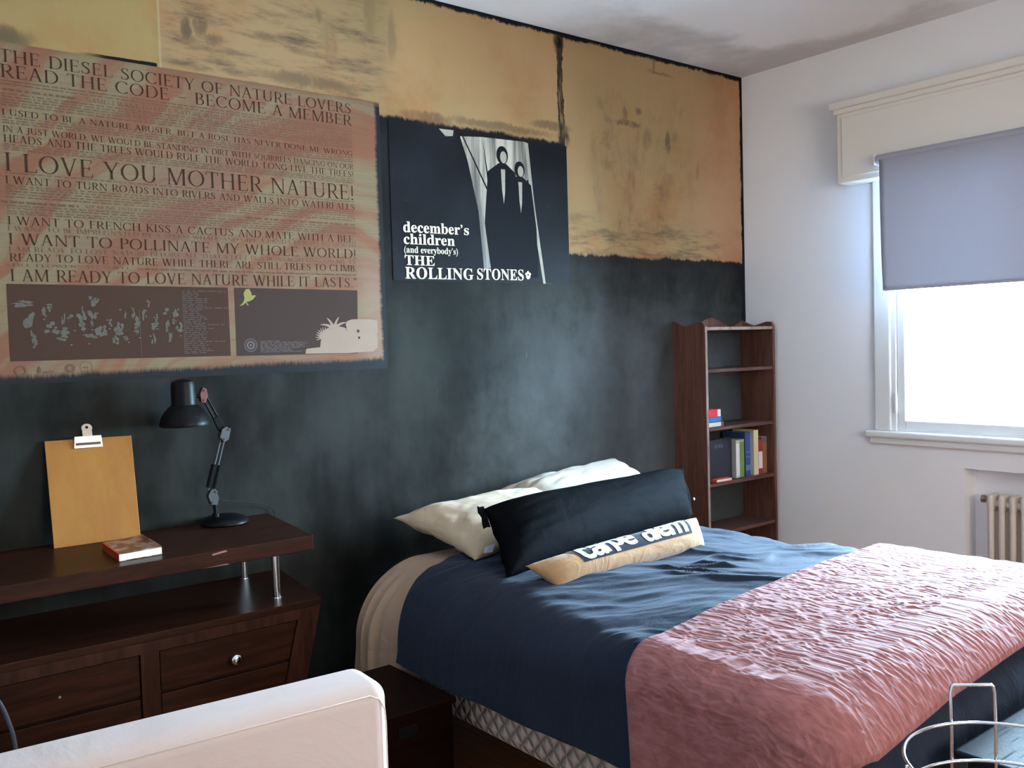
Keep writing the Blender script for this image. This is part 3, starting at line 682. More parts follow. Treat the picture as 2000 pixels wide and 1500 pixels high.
# two printed panels along the foot
NFLAT = [0]
def flat(b, poly, y, mi=0):          # ink layers lie a hair apart
    NFLAT[0] = (NFLAT[0]+1) % 400; y -= NFLAT[0]*1.2e-6
    return b.addmesh([(x, y, z) for x, z in poly], [tuple(range(len(poly)))], mi)
b = B(); flat(b, [(-3.430, 1.473), (-2.772, 1.473), (-2.771, 1.245), (-3.430, 1.248)], -0.0030)
r = random.Random(5)
def blob(b, x, z, w, h, y, mi, n=14, jag=0.35):
    flat(b, [(x+w*math.cos(2*math.pi*i/n)*(1+r.uniform(-jag, jag)), z+h*math.sin(2*math.pi*i/n)*(1+r.uniform(-jag, jag))) for i in range(n)], y, mi)
for (px, pz, w, h) in ((.085, .25, .045, .012), (.09, .50, .030, .035), (.115, .68, .012, .030), (.12, .78, .012, .018), (.17, .36, .012, .03), (.20, .30, .016, .014), (.20, .56, .028, .022), (.25, .62, .035, .018),
        (.255, .70, .025, .014), (.265, .46, .009, .022), (.30, .43, .018, .010), (.355, .40, .018, .030), (.40, .44, .013, .030), (.425, .40, .010, .018), (.42, .23, .018, .020), (.44, .20, .012, .012), (.36, .56, .020, .02),
        (.40, .68, .040, .012), (.46, .64, .028, .020), (.50, .50, .012, .016), (.46, .60, .020, .018), (.55, .60, .026, .028), (.53, .74, .015, .018), (.585, .74, .010, .014), (.585, .40, .007, .018), (.63, .36, .010, .026), (.645, .52, .020, .022),
        (.645, .64, .016, .010), (.69, .38, .012, .024), (.715, .24, .009, .013), (.745, .55, .026, .018), (.755, .46, .012, .012), (.735, .74, .011, .026), (.81, .34, .020, .016), (.82, .58, .012, .026), (.83, .72, .010, .026),
        (.87, .38, .016, .022), (.86, .50, .012, .012), (.885, .58, .018, .02)):
    x = -3.43+0.50*px/0.90; z = 1.473-0.226*pz
    for q in range(7): blob(b, x+r.uniform(-.7, .7)*w*.7, z+r.uniform(-.8, .8)*h*.8, w*r.uniform(.14, .34), h*r.uniform(.16, .40), -0.0033-0.00003*q, 1, 9, .45)
for (px, pz) in ((.25, .72), (.30, .80), (.39, .79), (.44, .38), (.31, .41), (.56, .33), (.60, .78), (.54, .79), (.66, .72), (.70, .34), (.76, .40), (.76, .60), (.72, .70), (.88, .40), (.89, .70), (.49, .47), (.50, .59), (.41, .60), (.32, .61), (.17, .46)):
    blob(b, -3.43+0.50*px/0.90, 1.473-0.226*pz, .0032, .0022, -0.0037, 2, 8, .1)
for k in range(34):
    w = r.uniform(.05, .10) if k % 9 else r.uniform(.13, .17)
    greek(b, -2.925, -2.925+w, 1.458-0.0061*k, 0.0030, -0.0035, 200+k, mi=2)
b.addmesh([(-3.062, -.0036, 1.40), (-3.0612, -.0036, 1.40), (-3.0592, -.0036, 1.25), (-3.060, -.0036, 1.25)], [(0, 1, 2, 3)], 2)
o = link('printed_panel', b, ['panel_ink', 'ghost_ink', 'pale_ink'], t, recalc=False); o['label'] = 'dark panel of tiny pale figures and a column of names'
b = B(); flat(b, [(-2.749, 1.473), (-2.284, 1.471), (-2.291, 1.240), (-2.750, 1.244)], -0.0030)
def wp(zx, zz):   # print co-ordinates inside this panel, as fractions
    return (-2.749+0.465*zx, 1.473-0.231*zz)
bird = [(.030, .270), (.060, .215), (.072, .150), (.065, .080), (.085, .020), (.110, .015), (.122, .060), (.128, .110), (.150, .105), (.162, .118), (.150, .130), (.138, .165), (.110, .195), (.085, .205), (.098, .245), (.102, .260), (.090, .255), (.080, .215), (.060, .250)]
flat(b, [wp(*p) for p in bird], -0.0034, 1)
isl = [(.535, .99), (.545, .915), (.60, .905), (.66, .895), (.665, .82), (.675, .74), (.70, .69), (.74, .655), (.80, .61), (.86, .615), (.90, .65), (.96, .66), (1.0, .68), (1.16, .69), (1.17, .80), (1.165, .93), (1.12, .985), (.9, 1.0)]
flat(b, [wp(*p) for p in isl], -0.0034, 2)
flat(b, [wp(*p) for p in [(.90, .66), (.885, .54), (.90, .495), (.94, .47), (1.0, .465), (1.10, .47), (1.17, .49), (1.17, .70), (1.0, .69)]], -0.0035, 2)
def frond(cx, cz, ang, L_, w, curl):
    pts = []; up = []
    for i in range(7):
        s = i/6; a = ang-curl*s; x = cx+L_*s*math.cos(ang-curl*s*0.6); z = cz-L_*s*math.sin(ang-curl*s*0.6)*1.9
        ww = w*(1-s)**0.7+.002; up.append((x-ww*math.sin(a), z-ww*math.cos(a)*1.9)); pts.append((x+ww*math.sin(a), z+ww*math.cos(a)*1.9))
    flat(b, [wp(*p) for p in pts+up[::-1]], -0.0036, 2)
for a, L_, c in ((2.9, .11, -.9), (2.4, .12, -.7), (1.9, .11, -.4), (1.4, .11, .4), (.9, .12, .7), (.4, .12, .8), (.1, .10, .9), (3.1, .09, -.7)): frond(.785, .62, a, L_, .013, c)
for k in range(12): frond(.70, .73, 0.3+k*0.30, .075, .006, .1)
for (cx, cz, rr) in ((.993, .655, .012), (1.0, .76, .010)): flat(b, [wp(cx+rr*math.cos(i*.7), cz+rr*2.2*math.sin(i*.7)) for i in range(9)], -0.0037, 0)
def ring(b, x, z, r0, r1, y, mi, n=28):
    vs = []; [vs.extend([(x+r0*math.cos(2*math.pi*i/n), y, z+r0*math.sin(2*math.pi*i/n)), (x+r1*math.cos(2*math.pi*i/n), y, z+r1*math.sin(2*math.pi*i/n))]) for i in range(n)]
    b.addmesh(vs, [(2*i, 2*i+1, (2*i+3) % (2*n), (2*i+2) % (2*n)) for i in range(n)], mi)
cx, cz = wp(.105, .84)
for r0, r1, mi in ((.0215, .023, 3), (.0185, .0195, 3), (.009, .014, 3), (.0, .004, 3)): ring(b, cx, cz, r0, r1, -0.0034, mi)
for k in range(10): greek(b, wp(.18, 0)[0], wp(.18, 0)[0]+(.07 if k == 0 else r.uniform(.11, .18)), wp(0, .79+.018*k)[1], .0028, -0.0034, 300+k, mi=3)
o = link('printed_panel', b, ['panel_ink2', 'bird_ink', 'island_ink', 'pale_ink'], t, recalc=False); o['label'] = 'grey panel with a pale bird, a round seal and a palm island'
for x, kind in ((-3.405, 0), (-3.355, 1), (-3.270, 2), (-3.225, 3)):
    b = B()
    if kind == 0: ring(b, x, 1.219, .011, .016, -0.0032, 0)
    if kind == 1: flat(b, [(x, 1.232), (x+.006, 1.222), (x+.003, 1.210), (x-.004, 1.211), (x-.005, 1.220)], -0.0032); greek(b, x+.01, x+.045, 1.210, .006, -0.0032, 400)
    if kind == 2: ring(b, x, 1.222, .006, .014, -0.0032, 0)
    if kind == 3: ring(b, x, 1.224, .0165, .0178, -0.0032, 0); greek(b, x-.01, x+.01, 1.220, .006, -0.0032, 401); greek(b, x+.015, x+.04, 1.214, .004, -0.0032, 402)
    link('emblem', b, 'faint_ink', t, recalc=False)


# ------------------------------------------------------------------ black music poster
t = thing('poster', (-1.68, 0, 1.512), 'black poster with cream lettering and a pale photograph above the bed', 'poster')
link('paper', B().box(-2.128, -1.232, -0.0025, -0.0002, 1.512, 2.112), 'dark_poster', t)
b = B()
flat(b, [(-1.800, 2.088), (-1.690, 2.098), (-1.655, 1.80), (-1.650, 1.575), (-1.700, 1.565), (-1.720, 1.80), (-1.765, 1.99)], -0.0030)
flat(b, [(-1.690, 2.098), (-1.470, 2.104), (-1.455, 1.95), (-1.50, 1.90), (-1.66, 1.92)], -0.0031)
flat(b, [(-1.470, 2.104), (-1.450, 2.100), (-1.425, 1.86), (-1.372, 1.513), (-1.386, 1.513), (-1.440, 1.83)], -0.0030, 3)
flat(b, [(-1.90, 2.106), (-1.83, 2.108), (-1.835, 2.085), (-1.87, 2.080)], -0.0030, 3)
flat(b, [(-1.800, 2.106), (-1.793, 2.106), (-1.662, 1.880), (-1.668, 1.876)], -0.0032, 1)
def oval(x, z, w, h, y, mi, n=18, tilt=0.0): flat(b, [(x+w*math.cos(a)+tilt*h*math.sin(a), z+h*math.sin(a)) for a in np.linspace(0, 2*math.pi, n+1)[:-1]], y, mi)
def plain_person(x, z, k, lean):            # a plain standing figure in a dark coat, no features
    oval(x, z, .032*k, .040*k, -0.0036, 1); oval(x+.006*k, z-.008*k, .018*k, .026*k, -0.0038, 3)
    flat(b, [(x-.020*k, z-.035*k), (x-.080*k, z-.075*k), (x-.105*k, z-.30*k), (x-.085*k+lean, z-.52*k), (x+.080*k+lean, z-.52*k), (x+.098*k, z-.28*k), (x+.070*k, z-.070*k), (x+.020*k, z-.035*k)], -0.0034, 1)
    flat(b, [(x-.010*k, z-.060*k), (x+.014*k, z-.060*k), (x+.010*k, z-.16*k), (x+.002*k, z-.21*k), (x-.006*k, z-.15*k)], -0.0037, 3)
plain_person(-1.590, 2.035, .95, .01); plain_person(-1.500, 1.985, .86, .02)
link('photograph', b, ['pale_print', 'figure_ink', 'cream_ink', 'pale_grey_ink'], t, recalc=False)
b = B(); YJ = -0.0046
wall_line(b, 'december', -2.079, -1.815, 1.736, 1.694, YJ, 0.008, ref='d', slant=.012); wall_line(b, '\u2019s', -1.812, -1.771, 1.738, 1.698, YJ, 0.008, ref='d', slant=.0)
wall_line(b, 'children', -2.079, -1.842, 1.690, 1.649, YJ, 0.008, ref='d', slant=.012)
wall_line(b, '(and everybody\u2019s)', -2.078, -1.828, 1.642, 1.617, YJ, 0.004, ref='d', slant=.006)
wall_line(b, 'THE', -2.077, -1.940, 1.608, 1.571, YJ, 0.004)
wall_line(b, 'ROLLING', -2.077, -1.755, 1.563, 1.519, YJ, 0.004, slant=.006); wall_line(b, 'STONES', -1.737, -1.494, 1.567, 1.523, YJ, 0.004, slant=.006)
for k in range(5):
    a = math.pi/2+k*2*math.pi/5; flat(b, [(-1.470+.010*math.cos(a)+.0065*math.cos(q), 1.548+.010*math.sin(a)+.0065*math.sin(q)) for q in np.linspace(0, 6.28, 9)[:-1]], YJ)
b.addmesh([(-1.474, YJ, 1.545), (-1.466, YJ, 1.545), (-1.464, YJ, 1.530), (-1.476, YJ, 1.530)], [(0, 1, 2, 3)])
link('lettering', b, 'cream_ink', t, recalc=False)

# ------------------------------------------------------------------ dark desk unit
t = thing('desk_cabinet', (-3.207, -0.25, 0), 'dark brown cabinet with a raised top on chrome posts against the black wall', 'cabinet')
b = B(); b.hexa([(-3.70, -0.472, .655), (-2.724, -0.472, .655), (-2.664, -0.006, .655), (-3.70, -0.006, .655), (-3.70, -0.472, .70), (-2.724, -0.472, .70), (-2.664, -0.006, .70), (-3.70, -0.006, .70)], 0.0022)
link('top_board', b, 'wenge', t)
b = B(); poly = [(-3.015, .681), (-2.975, .686), (-2.968, .681), (-2.99, .679), (-3.01, .676)]
b.prism([(x-.02, z+.012) for x, z in poly], -0.0005, lambda a, c, d: (a, -0.4722+d, c))
b.prism([(-3.06, .657), (-2.99, .659), (-2.985, .656)], -0.0005, lambda a, c, d: (a, -0.4722+d, c))
o = link('edge_chip', b, plain('chipped_veneer', lin(128, 84, 76), 0.5), t); o['label'] = 'pale chips in the front edge'
for x, y in ((-2.797, -0.357), (-2.777, -0.055), (-3.62, -0.357), (-3.62, -0.055)):
    b = B(); b.cyl((x, y, .500), (x, y, .656), .0125, n=24); b.cyl((x, y, .500), (x, y, .503), .016, n=24); link('post', b, 'chrome', t, smooth=True, angle=40)
# carcass with raking ends
xr = lambda z: -2.692-(0.5-z)*0.245
xl = lambda z: -3.722+(0.5-z)*0.245
b = B(); yb = -0.006
b.hexa([(xl(.48), -.45, .478), (xr(.48), -.45, .478), (xr(.48)+.06, yb, .478), (xl(.48), yb, .478), (xl(.5), -.45, .50), (xr(.5), -.45, .50), (xr(.5)+.062, yb, .50), (xl(.5), yb, .50)], .002)
b.hexa([(xl(.06), -.43, .06), (xr(.06), -.43, .06), (xr(.06)+.06, yb, .06), (xl(.06), yb, .06), (xl(.478), -.43, .478), (xr(.478), -.43, .478), (xr(.478)+.06, yb, .478), (xl(.478), yb, .478)], .001)
link('carcass', b, 'wenge', t)
b = B(); F0_, F1_ = -.45, -.43
b.hexa([(xl(.447), F0_, .447), (xr(.447), F0_, .447), (xr(.447), F1_, .447), (xl(.447), F1_, .447), (xl(.478), F0_, .478), (xr(.478), F0_, .478), (xr(.478), F1_, .478), (xl(.478), F1_, .478)], .001)
b.hexa([(xl(.06), F0_, .06), (xr(.06), F0_, .06), (xr(.06), F1_, .06), (xl(.06), F1_, .06), (xl(.105), F0_, .105), (xr(.105), F0_, .105), (xr(.105), F1_, .105), (xl(.105), F1_, .105)], .001)
for s in (0, 1):
    if s: q = lambda z, i: xr(z)-(.068 if i == 0 else 0)
    else: q = lambda z, i: xl(z)+(0 if i == 0 else .068)
    b.hexa([(q(.105, 0), F0_, .105), (q(.105, 1), F0_, .105), (q(.105, 1), F1_, .105), (q(.105, 0), F1_, .105), (q(.447, 0), F0_, .447), (q(.447, 1), F0_, .447), (q(.447, 1), F1_, .447), (q(.447, 0), F1_, .447)], .001)
b.box(-3.231, -3.182, F0_, F1_, .105, .447, .001)
link('face_frame', b, 'wenge_v', t)
def drawer(x0, rake_right, z0, z1, knob):
    g = .003
    if rake_right: P = [(x0+g, z0+g), (xr(z0)-.068-g, z0+g), (xr(z1)-.068-g, z1-g), (x0+g, z1-g)]
    else: P = [(xl(z0)+.068+g, z0+g), (x0-g, z0+g), (x0-g, z1-g), (xl(z1)+.068+g, z1-g)]
    (a0, c0), (a1, c1), (a2, c2), (a3, c3) = P; yf = -.445; yk = -.4302
    b = B(); b.hexa([(a0, yf, c0), (a1, yf, c1), (a1, yk, c1), (a0, yk, c0), (a3, yf, c3), (a2, yf, c2), (a2, yk, c2), (a3, yk, c3)], .0015)
    d = link('drawer', b, 'wenge', t)
    if knob:
        xk = -2.973; zk = (z0+z1)/2-.012; b = B()
        b.lathe([(0, 0), (.006, 0), (.006, .008), (.0145, .014), (.0165, .020), (.0135, .0265), (.006, .029), (0, .0295)], (xk, yf, zk), (0, -1, 0), 24); link('knob', b, 'chrome', d, smooth=True, angle=60)
    elif z1 > .4:
        b = B(); b.lathe([(0, 0), (.0035, 0), (.0035, .0006), (0, .0006)], (-3.433, yf, .384), (0, -1, 0), 12); o = link('screw_hole', b, 'steel', d); o['label'] = 'bare screw hole where a knob is missing'
drawer(-3.182, True, .332, .447, True); drawer(-3.182, True, .105, .328, False); drawer(-3.231, False, .332, .447, False); drawer(-3.231, False, .105, .328, False)
for x in (xl(.06)+.05, xr(.06)-.05):
    for y in (-.40, -.05): b = B(); b.box(x-.02, x+.02, y-.02, y+.02, 0, .062, .003); link('foot', b, 'wenge_v', t)

# clipboard leaning on the wall
t = thing('clipboard', (-3.235, -.09, .70), 'orange varnished wooden clipboard standing on the cabinet top against the wall', 'clipboard')
A0, A1, A2, A3 = Vector((-3.357, -.090, .7005)), Vector((-3.115, -.096, .7005)), Vector((-3.104, -.009, 1.0055)), Vector((-3.352, -.009, 1.0085))
nrm = (A1-A0).cross(A3-A0).normalized(); nrm = nrm if nrm.y < 0 else -nrm
b = B(); th = nrm*-.005
b.hexa([A0, A1, A1+th, A0+th, A3, A2, A2+th, A3+th], .001); link('board', b, 'clip_wood', t)
up = (A3-A0).normalized(); rt = (A2-A3).normalized(); O = A3+(A2-A3)*.48
def cf(u, v, d): return tuple(O+rt*u+up*v+nrm*d)
b = B(); b.hexa([cf(-.041, -.030, .0005), cf(.041, -.030, .0005), cf(.041, -.030, .004), cf(-.041, -.030, .004), cf(-.041, .004, .0005), cf(.041, .004, .0005), cf(.038, .006, .010), cf(-.038, .006, .010)], .001)
b.hexa([cf(-.041, -.012, -.0065), cf(.041, -.012, -.0065), cf(.041, -.012, -.0055), cf(-.041, -.012, -.0055), cf(-.041, .004, -.0065), cf(.041, .004, -.0065), cf(.038, .006, .002), cf(-.038, .006, .002)], .0005)
link('clip_jaw', b, 'steel', t)
b = B(); b.hexa([cf(-.035, -.0215, .0068), cf(.035, -.0215, .0068), cf(.035, -.0215, .0086), cf(-.035, -.0215, .0086), cf(-.035, -.014, .0072), cf(.035, -.014, .0072), cf(.035, -.014, .0090), cf(-.035, -.014, .0090)])
link('clip_slot', b, plain('dark_slot', lin(58, 44, 36), .5), t)
pts = [(-.014, .004)]+[(.0155*math.cos(a), .031+.0135*math.sin(a)) for a in np.linspace(math.pi*1.15, -math.pi*.15, 14)]+[(.014, .004)]
b = B(); n = len(pts); hole = [(.0045*math.cos(a), .033+.0045*math.sin(a)) for a in np.linspace(math.pi*1.3, -math.pi*.3, n)]
for d in (.003, .006):
    o0 = len(b.v); b.v += [cf(u, v, d) for u, v in pts]+[cf(u, v, d) for u, v in hole]; b.f += [(o0+i, o0+i+1, o0+n+i+1, o0+n+i) for i in range(n-1)]; b.mi += [0]*(n-1)
    b.f.append((o0, o0+n, o0+2*n-1, o0+n-1)); b.mi.append(0)
b.f += [(i, i+1, 2*n+i+1, 2*n+i) for i in range(n-1)]; b.mi += [0]*(n-1)
b.f += [(n+i, n+i+1, 3*n+i+1, 3*n+i) for i in range(n-1)]; b.mi += [0]*(n-1)
link('clip_lever', b, 'steel', t)

# paperback lying on the cabinet top
def quadbook(name, label, P, z0, z1, cover, group=None, curl=0.0, art=None):
    """P: four plan corners; the spine runs along edge 3-0"""
    c = sum((Vector((p[0], p[1])) for p in P), Vector((0, 0)))/4
    t = thing(name, (c.x, c.y, z0), label, 'book', group)
    V = lambda i, z, k=1.0: (c.x+(P[i][0]-c.x)*k, c.y+(P[i][1]-c.y)*k, z)
    b = B(); b.hexa([V(i, z0+.002, .985) for i in range(4)]+[V(i, z1-.002, .985) for i in range(4)]); link('pages', b, 'paper', t)
    b = B(); b.hexa([V(i, z0) for i in range(4)]+[V(i, z0+.0018) for i in range(4)], .0004)
    nn = 10; top = []
    for i in range(nn+1):
        s = i/nn
        for e in (0, 1):
            a = V(3 if e else 0, z1); q = V(2 if e else 1, z1); lift = curl*s*s*(1.0 if e else .35)
            top.append((a[0]+(q[0]-a[0])*s, a[1]+(q[1]-a[1])*s, z1-.0014+lift))
    N = len(top); b.addmesh(top+[(x, y, z+.0014) for x, y, z in top], [(2*i, 2*i+1, 2*i+3, 2*i+2) for i in range(nn)]+[(N+2*i, N+2*i+2, N+2*i+3, N+2*i+1) for i in range(nn)]+[(2*i, 2*i+2, N+2*i+2, N+2*i) for i in range(nn)]+[(2*i+1, N+2*i+1, N+2*i+3, 2*i+3) for i in range(nn)]+[(0, N, N+1, 1), (2*nn, 2*nn+1, N+2*nn+1, N+2*nn)])
    s0, s1 = V(0, 0), V(3, 0); dx = (Vector(V(0, 0))-Vector(V(1, 0))).normalized()*.0015
    b.hexa([(s0[0]+dx.x, s0[1]+dx.y, z0), (s0[0]-dx.x*.2, s0[1]-dx.y*.2, z0), (s1[0]-dx.x*.2, s1[1]-dx.y*.2, z0), (s1[0]+dx.x, s1[1]+dx.y, z0), (s0[0]+dx.x, s0[1]+dx.y, z1), (s0[0]-dx.x*.2, s0[1]-dx.y*.2, z1), (s1[0]-dx.x*.2, s1[1]-dx.y*.2, z1), (s1[0]+dx.x, s1[1]+dx.y, z1)])
    link('cover', b, cover, t); return t
nt = NT('patterned_red_cover'); co = nt.coord()
cc = nt.mix(nt.ss(nt.noise(co, 30, 4), .45, .6), lin(96, 56, 44), lin(150, 118, 96)); cc = nt.mix(nt.mul(nt.ss(nt.noise(nt.coord(loc=(3, 3, 3)), 22, 3), .58, .64), .7), cc, lin(196, 186, 170))
sxx = nt.n('ShaderNodeSeparateXYZ'); nt.t.links.new(co, sxx.inputs[0]); cc = nt.mix(nt.ss(nt.add(nt.mul(sxx.outputs[0], 1.0), nt.mul(sxx.outputs[1], -.05)), -.045, -.058), cc, lin(160, 40, 32))
nt.bsdf(cc, .3, 0, .5)
quadbook('paperback_book', 'red and brown paperback lying at the foot of the clipboard, cover lifting', [(-3.264, -.412), (-3.147, -.402), (-3.142, -.205), (-3.255, -.215)], .7005, .7215, nt.m, curl=.006)

# ------------------------------------------------------------------ spring-arm desk lamp
t = thing('desk_lamp', (-2.848, -.085, .70), 'black spring-arm desk lamp on the cabinet beside the clipboard', 'lamp')
b = B(); b.lathe([(0, 0), (.072, 0), (.076, .004), (.075, .010), (.064, .020), (.045, .027), (.018, .031), (0, .031)], (-2.846, -.083, .7005), n=48); link('base', b, 'black_enamel', t, smooth=True, angle=50)
S0, S1, S2 = Vector((-2.880, -.098, .728)), Vector((-2.882, -.100, .772)), Vector((-2.895, -.100, .815))
b = B(); b.cyl(S0, S1, .0065, n=14); b.cyl(S0, S0+Vector((0, 0, .012)), .011, n=14); link('stem', b, 'black_enamel', t, smooth=True, angle=40)
def plate(name, pts, y0, y1, m, bolts=()):
    b = B(); b.prism(pts, y1-y0, lambda a, c, d: (a, y0+d, c))
    for (x, z) in bolts: b.cyl((x, y0-.003, z), (x, y1+.003, z), .004, n=10)
    return link(name, b, m, t)
plate('lower_joint', [(-2.897, .772), (-2.878, .768), (-2.872, .790), (-2.882, .822), (-2.897, .818), (-2.906, .800)], -.112, -.088, 'grey_metal', [(-2.893, .778), (-2.880, .812)])
E0, E1 = Vector((-2.896, -.100, .815)), Vector((-2.846, -.100, .985))
def bars(name, a, c, sep, r, m):
    a = Vector(a); c = Vector(c); d = (c-a).normalized(); pz = Vector((d.z, 0, -d.x))*sep
    b = B(); b.cyl(a+pz, c+pz, r, n=10); b.cyl(a-pz, c-pz, r, n=10); return link(name, b, m, t, smooth=True, angle=40)
bars('lower_arm', E0, E1, .006, .0032, 'grey_metal')
d = (E1-E0).normalized(); px_ = Vector((d.z, 0, -d.x))
b = B(); a0 = E0+d*.010; a1 = E0+d*.085
for s in (-1, 1):
    turns = 16; b.tube([a0+d*(k/(turns*10))*.075+px_*(s*.0095+.006*math.cos(k*math.pi/5))+Vector((0, .006*math.sin(k*math.pi/5), 0)) for k in range(turns*10+1)], .0019, 6)
link('spring', b, 'black_plastic', t, smooth=True)
b = B(); b.hexa([a0-px_*.013+Vector((0, -.004, 0)), a0+px_*.013+Vector((0, -.004, 0)), a0+px_*.013+Vector((0, .004, 0)), a0-px_*.013+Vector((0, .004, 0)), a1-px_*.013+Vector((0, -.004, 0)), a1+px_*.013+Vector((0, -.004, 0)), a1+px_*.013+Vector((0, .004, 0)), a1-px_*.013+Vector((0, .004, 0))], .001)
link('spring_sleeve', b, 'black_plastic', t)
plate('elbow_joint', [(-2.860, .985), (-2.846, .968), (-2.832, .976), (-2.824, 1.008), (-2.838, 1.018), (-2.852, 1.010)], -.112, -.088, 'grey_metal', [(-2.845, .978), (-2.829, 1.008)])
U0, U1 = Vector((-2.843, -.100, .998)), Vector((-2.907, -.100, 1.128))
bars('upper_arm', U0, U1, .0065, .0034, 'black_enamel')
d = (U1-U0).normalized(); px_ = Vector((d.z, 0, -d.x)); a0 = U0+d*.012; a1 = U0+d*.058
b = B(); b.hexa([a0-px_*.012+Vector((0, -.005, 0)), a0+px_*.012+Vector((0, -.005, 0)), a0+px_*.012+Vector((0, .005, 0)), a0-px_*.012+Vector((0, .005, 0)), a1-px_*.010+Vector((0, -.005, 0)), a1+px_*.010+Vector((0, -.005, 0)), a1+px_*.010+Vector((0, .005, 0)), a1-px_*.010+Vector((0, .005, 0))], .001)
link('spring_sleeve', b, 'black_plastic', t)
plate('head_joint', [(-2.915, 1.102), (-2.902, 1.098), (-2.893, 1.120), (-2.897, 1.142), (-2.908, 1.148), (-2.918, 1.128)], -.111, -.089, 'red_joint', [(-2.905, 1.108), (-2.903, 1.138)])
b = B(); b.cyl((-2.932, -.100, 1.120), (-2.905, -.100, 1.122), .006, n=12); link('head_pivot', b, 'black_enamel', t, smooth=True, angle=40)
b = B(); ax = Vector((-.02, -.012, 1)).normalized(); c0 = Vector((-2.966, -.100, 1.030))
prof = [(.0755, 0), (.0765, .004), (.0755, .012), (.074, .016), (.070, .030), (.060, .046), (.046, .060), (.0385, .066), (.0375, .072), (.0372, .126), (.034, .139), (.022, .146), (0, .148)]
inner = [(max(0, r_-.0018), h_-.0012 if i else h_) for i, (r_, h_) in enumerate(prof)][::-1]
b.lathe(inner+prof[:], c0, ax, 48); link('lamp_shade', b, 'black_enamel', t, smooth=True, angle=35)
b = B(); b.lathe([(0, .040), (.012, .042), (.022, .054), (.024, .068), (.018, .085), (.013, .100), (.013, .125), (0, .125)], c0, ax, 24); link('bulb', b, plain('frosted_bulb', lin(220, 218, 210), .3), t, smooth=True)
def bez(P, n=40):
    P = [Vector(p) for p in P]; out = []
    Q = [P[0]]+P+[P[-1]]
    for i in range(1, len(Q)-2):
        for k in range(n//(len(P)-1)+1):
            s = k/(n//(len(P)-1)+1); a, b_, c, d_ = Q[i-1], Q[i], Q[i+1], Q[i+2]
            out.append(.5*((2*b_)+(c-a)*s+(2*a-5*b_+4*c-d_)*s*s+(3*b_-a-3*c+d_)*s**3))
    out.append(P[-1]); return out
b = B(); b.tube(bez([(-2.883, -.092, .800), (-2.868, -.085, .790), (-2.850, -.070, .778), (-2.80, -.05, .763), (-2.72, -.030, .745), (-2.66, -.012, .722), (-2.640, -.012, .690), (-2.635, -.014, .60), (-2.635, -.014, .30)], 70), .0016, 6); link('cord', b, 'dark_cord', t, smooth=True)

# loose cable hanging over the cabinet at the left
t = thing('power_cable', (-3.66, -.5, 0), 'grey cable drooping in front of the cabinet at the left edge', 'cable')
b = B(); b.tube(bez([(-3.70, -.36, .504), (-3.69, -.43, .505), (-3.665, -.470, .505), (-3.62, -.482, .475), (-3.578, -.485, .425), (-3.556, -.486, .36), (-3.546, -.488, .30), (-3.54, -.49, .18), (-3.55, -.50, .06), (-3.60, -.52, .0062), (-3.70, -.56, .0062)], 90), .0052, 8); link('cable', b, 'cord', t, smooth=True)

# ------------------------------------------------------------------ narrow bookcase in the corner
BX0, BX1, BY = -.570, -.030, -.198
t = thing('bookcase', (-.30, -.10, 0), 'narrow dark wooden bookcase with a wavy crest in the corner behind the bed', 'bookcase')
def side_prof():
    pts = [(0.0, 0.0), (BY, 0.0), (BY, 1.305)]
    for s in np.linspace(0, 1, 22):
        y = BY+.004+(0-BY-.006)*s; z = 1.326+.010*math.cos((s-.12)*2*math.pi*1.05)+.012*s*s
        pts.append((y, z))
    pts[3] = (BY+.003, 1.322); pts.append((0.0, 1.30)); return pts
for x in (BX0, BX1-.018):
    b = B(); b.prism(side_prof(), .018, lambda y, z, d: (x+d, y-.001, z)); so = link('side_panel', b, 'shelf_wood', t)
    b = B(); b.box(x+.0015, x+.0165, BY-.0022, BY-.0008, .02, 1.315, .0006); e = link('front_edge', b, 'worn_edge' if x < -.5 else 'shelf_wood', so)
    if x < -.5: e['label'] = 'worn pale front edge'
for z in (1.297, 1.097, .821, .555, .317, .05):
    b = B(); b.box(BX0+.018, BX1-.018, BY+.002, -.002, z, z+.016, .001); so = link('shelf', b, 'shelf_wood_h', t)
    if z > 1.2:
        b = B(); b.box(BX0+.018, BX1-.018, BY+.0002, BY+.0018, z+.001, z+.015); link('front_edge', b, 'worn_edge', so)
pts = [(BX0+.018, 1.313)]
for s in np.linspace(0, 1, 41):
    q = abs(s-.5)*2; z = 1.330+0.032*math.exp(-(q/.33)**2)+.013*math.exp(-((q-1)/.16)**2)-.014*math.exp(-((q-.62)/.22)**2)
    pts.append((BX0+.018+(BX1-BX0-.036)*s, z))
pts.append((BX1-.018, 1.313)); b = B(); b.prism(pts, .014, lambda x, z, d: (x, -.016+d, z)); link('crest', b, 'shelf_wood', t)
b = B(); b.box(BX0+.018, BX1-.018, -.014, -.004, 0.0, .05); link('plinth', b, 'shelf_wood_h', t)

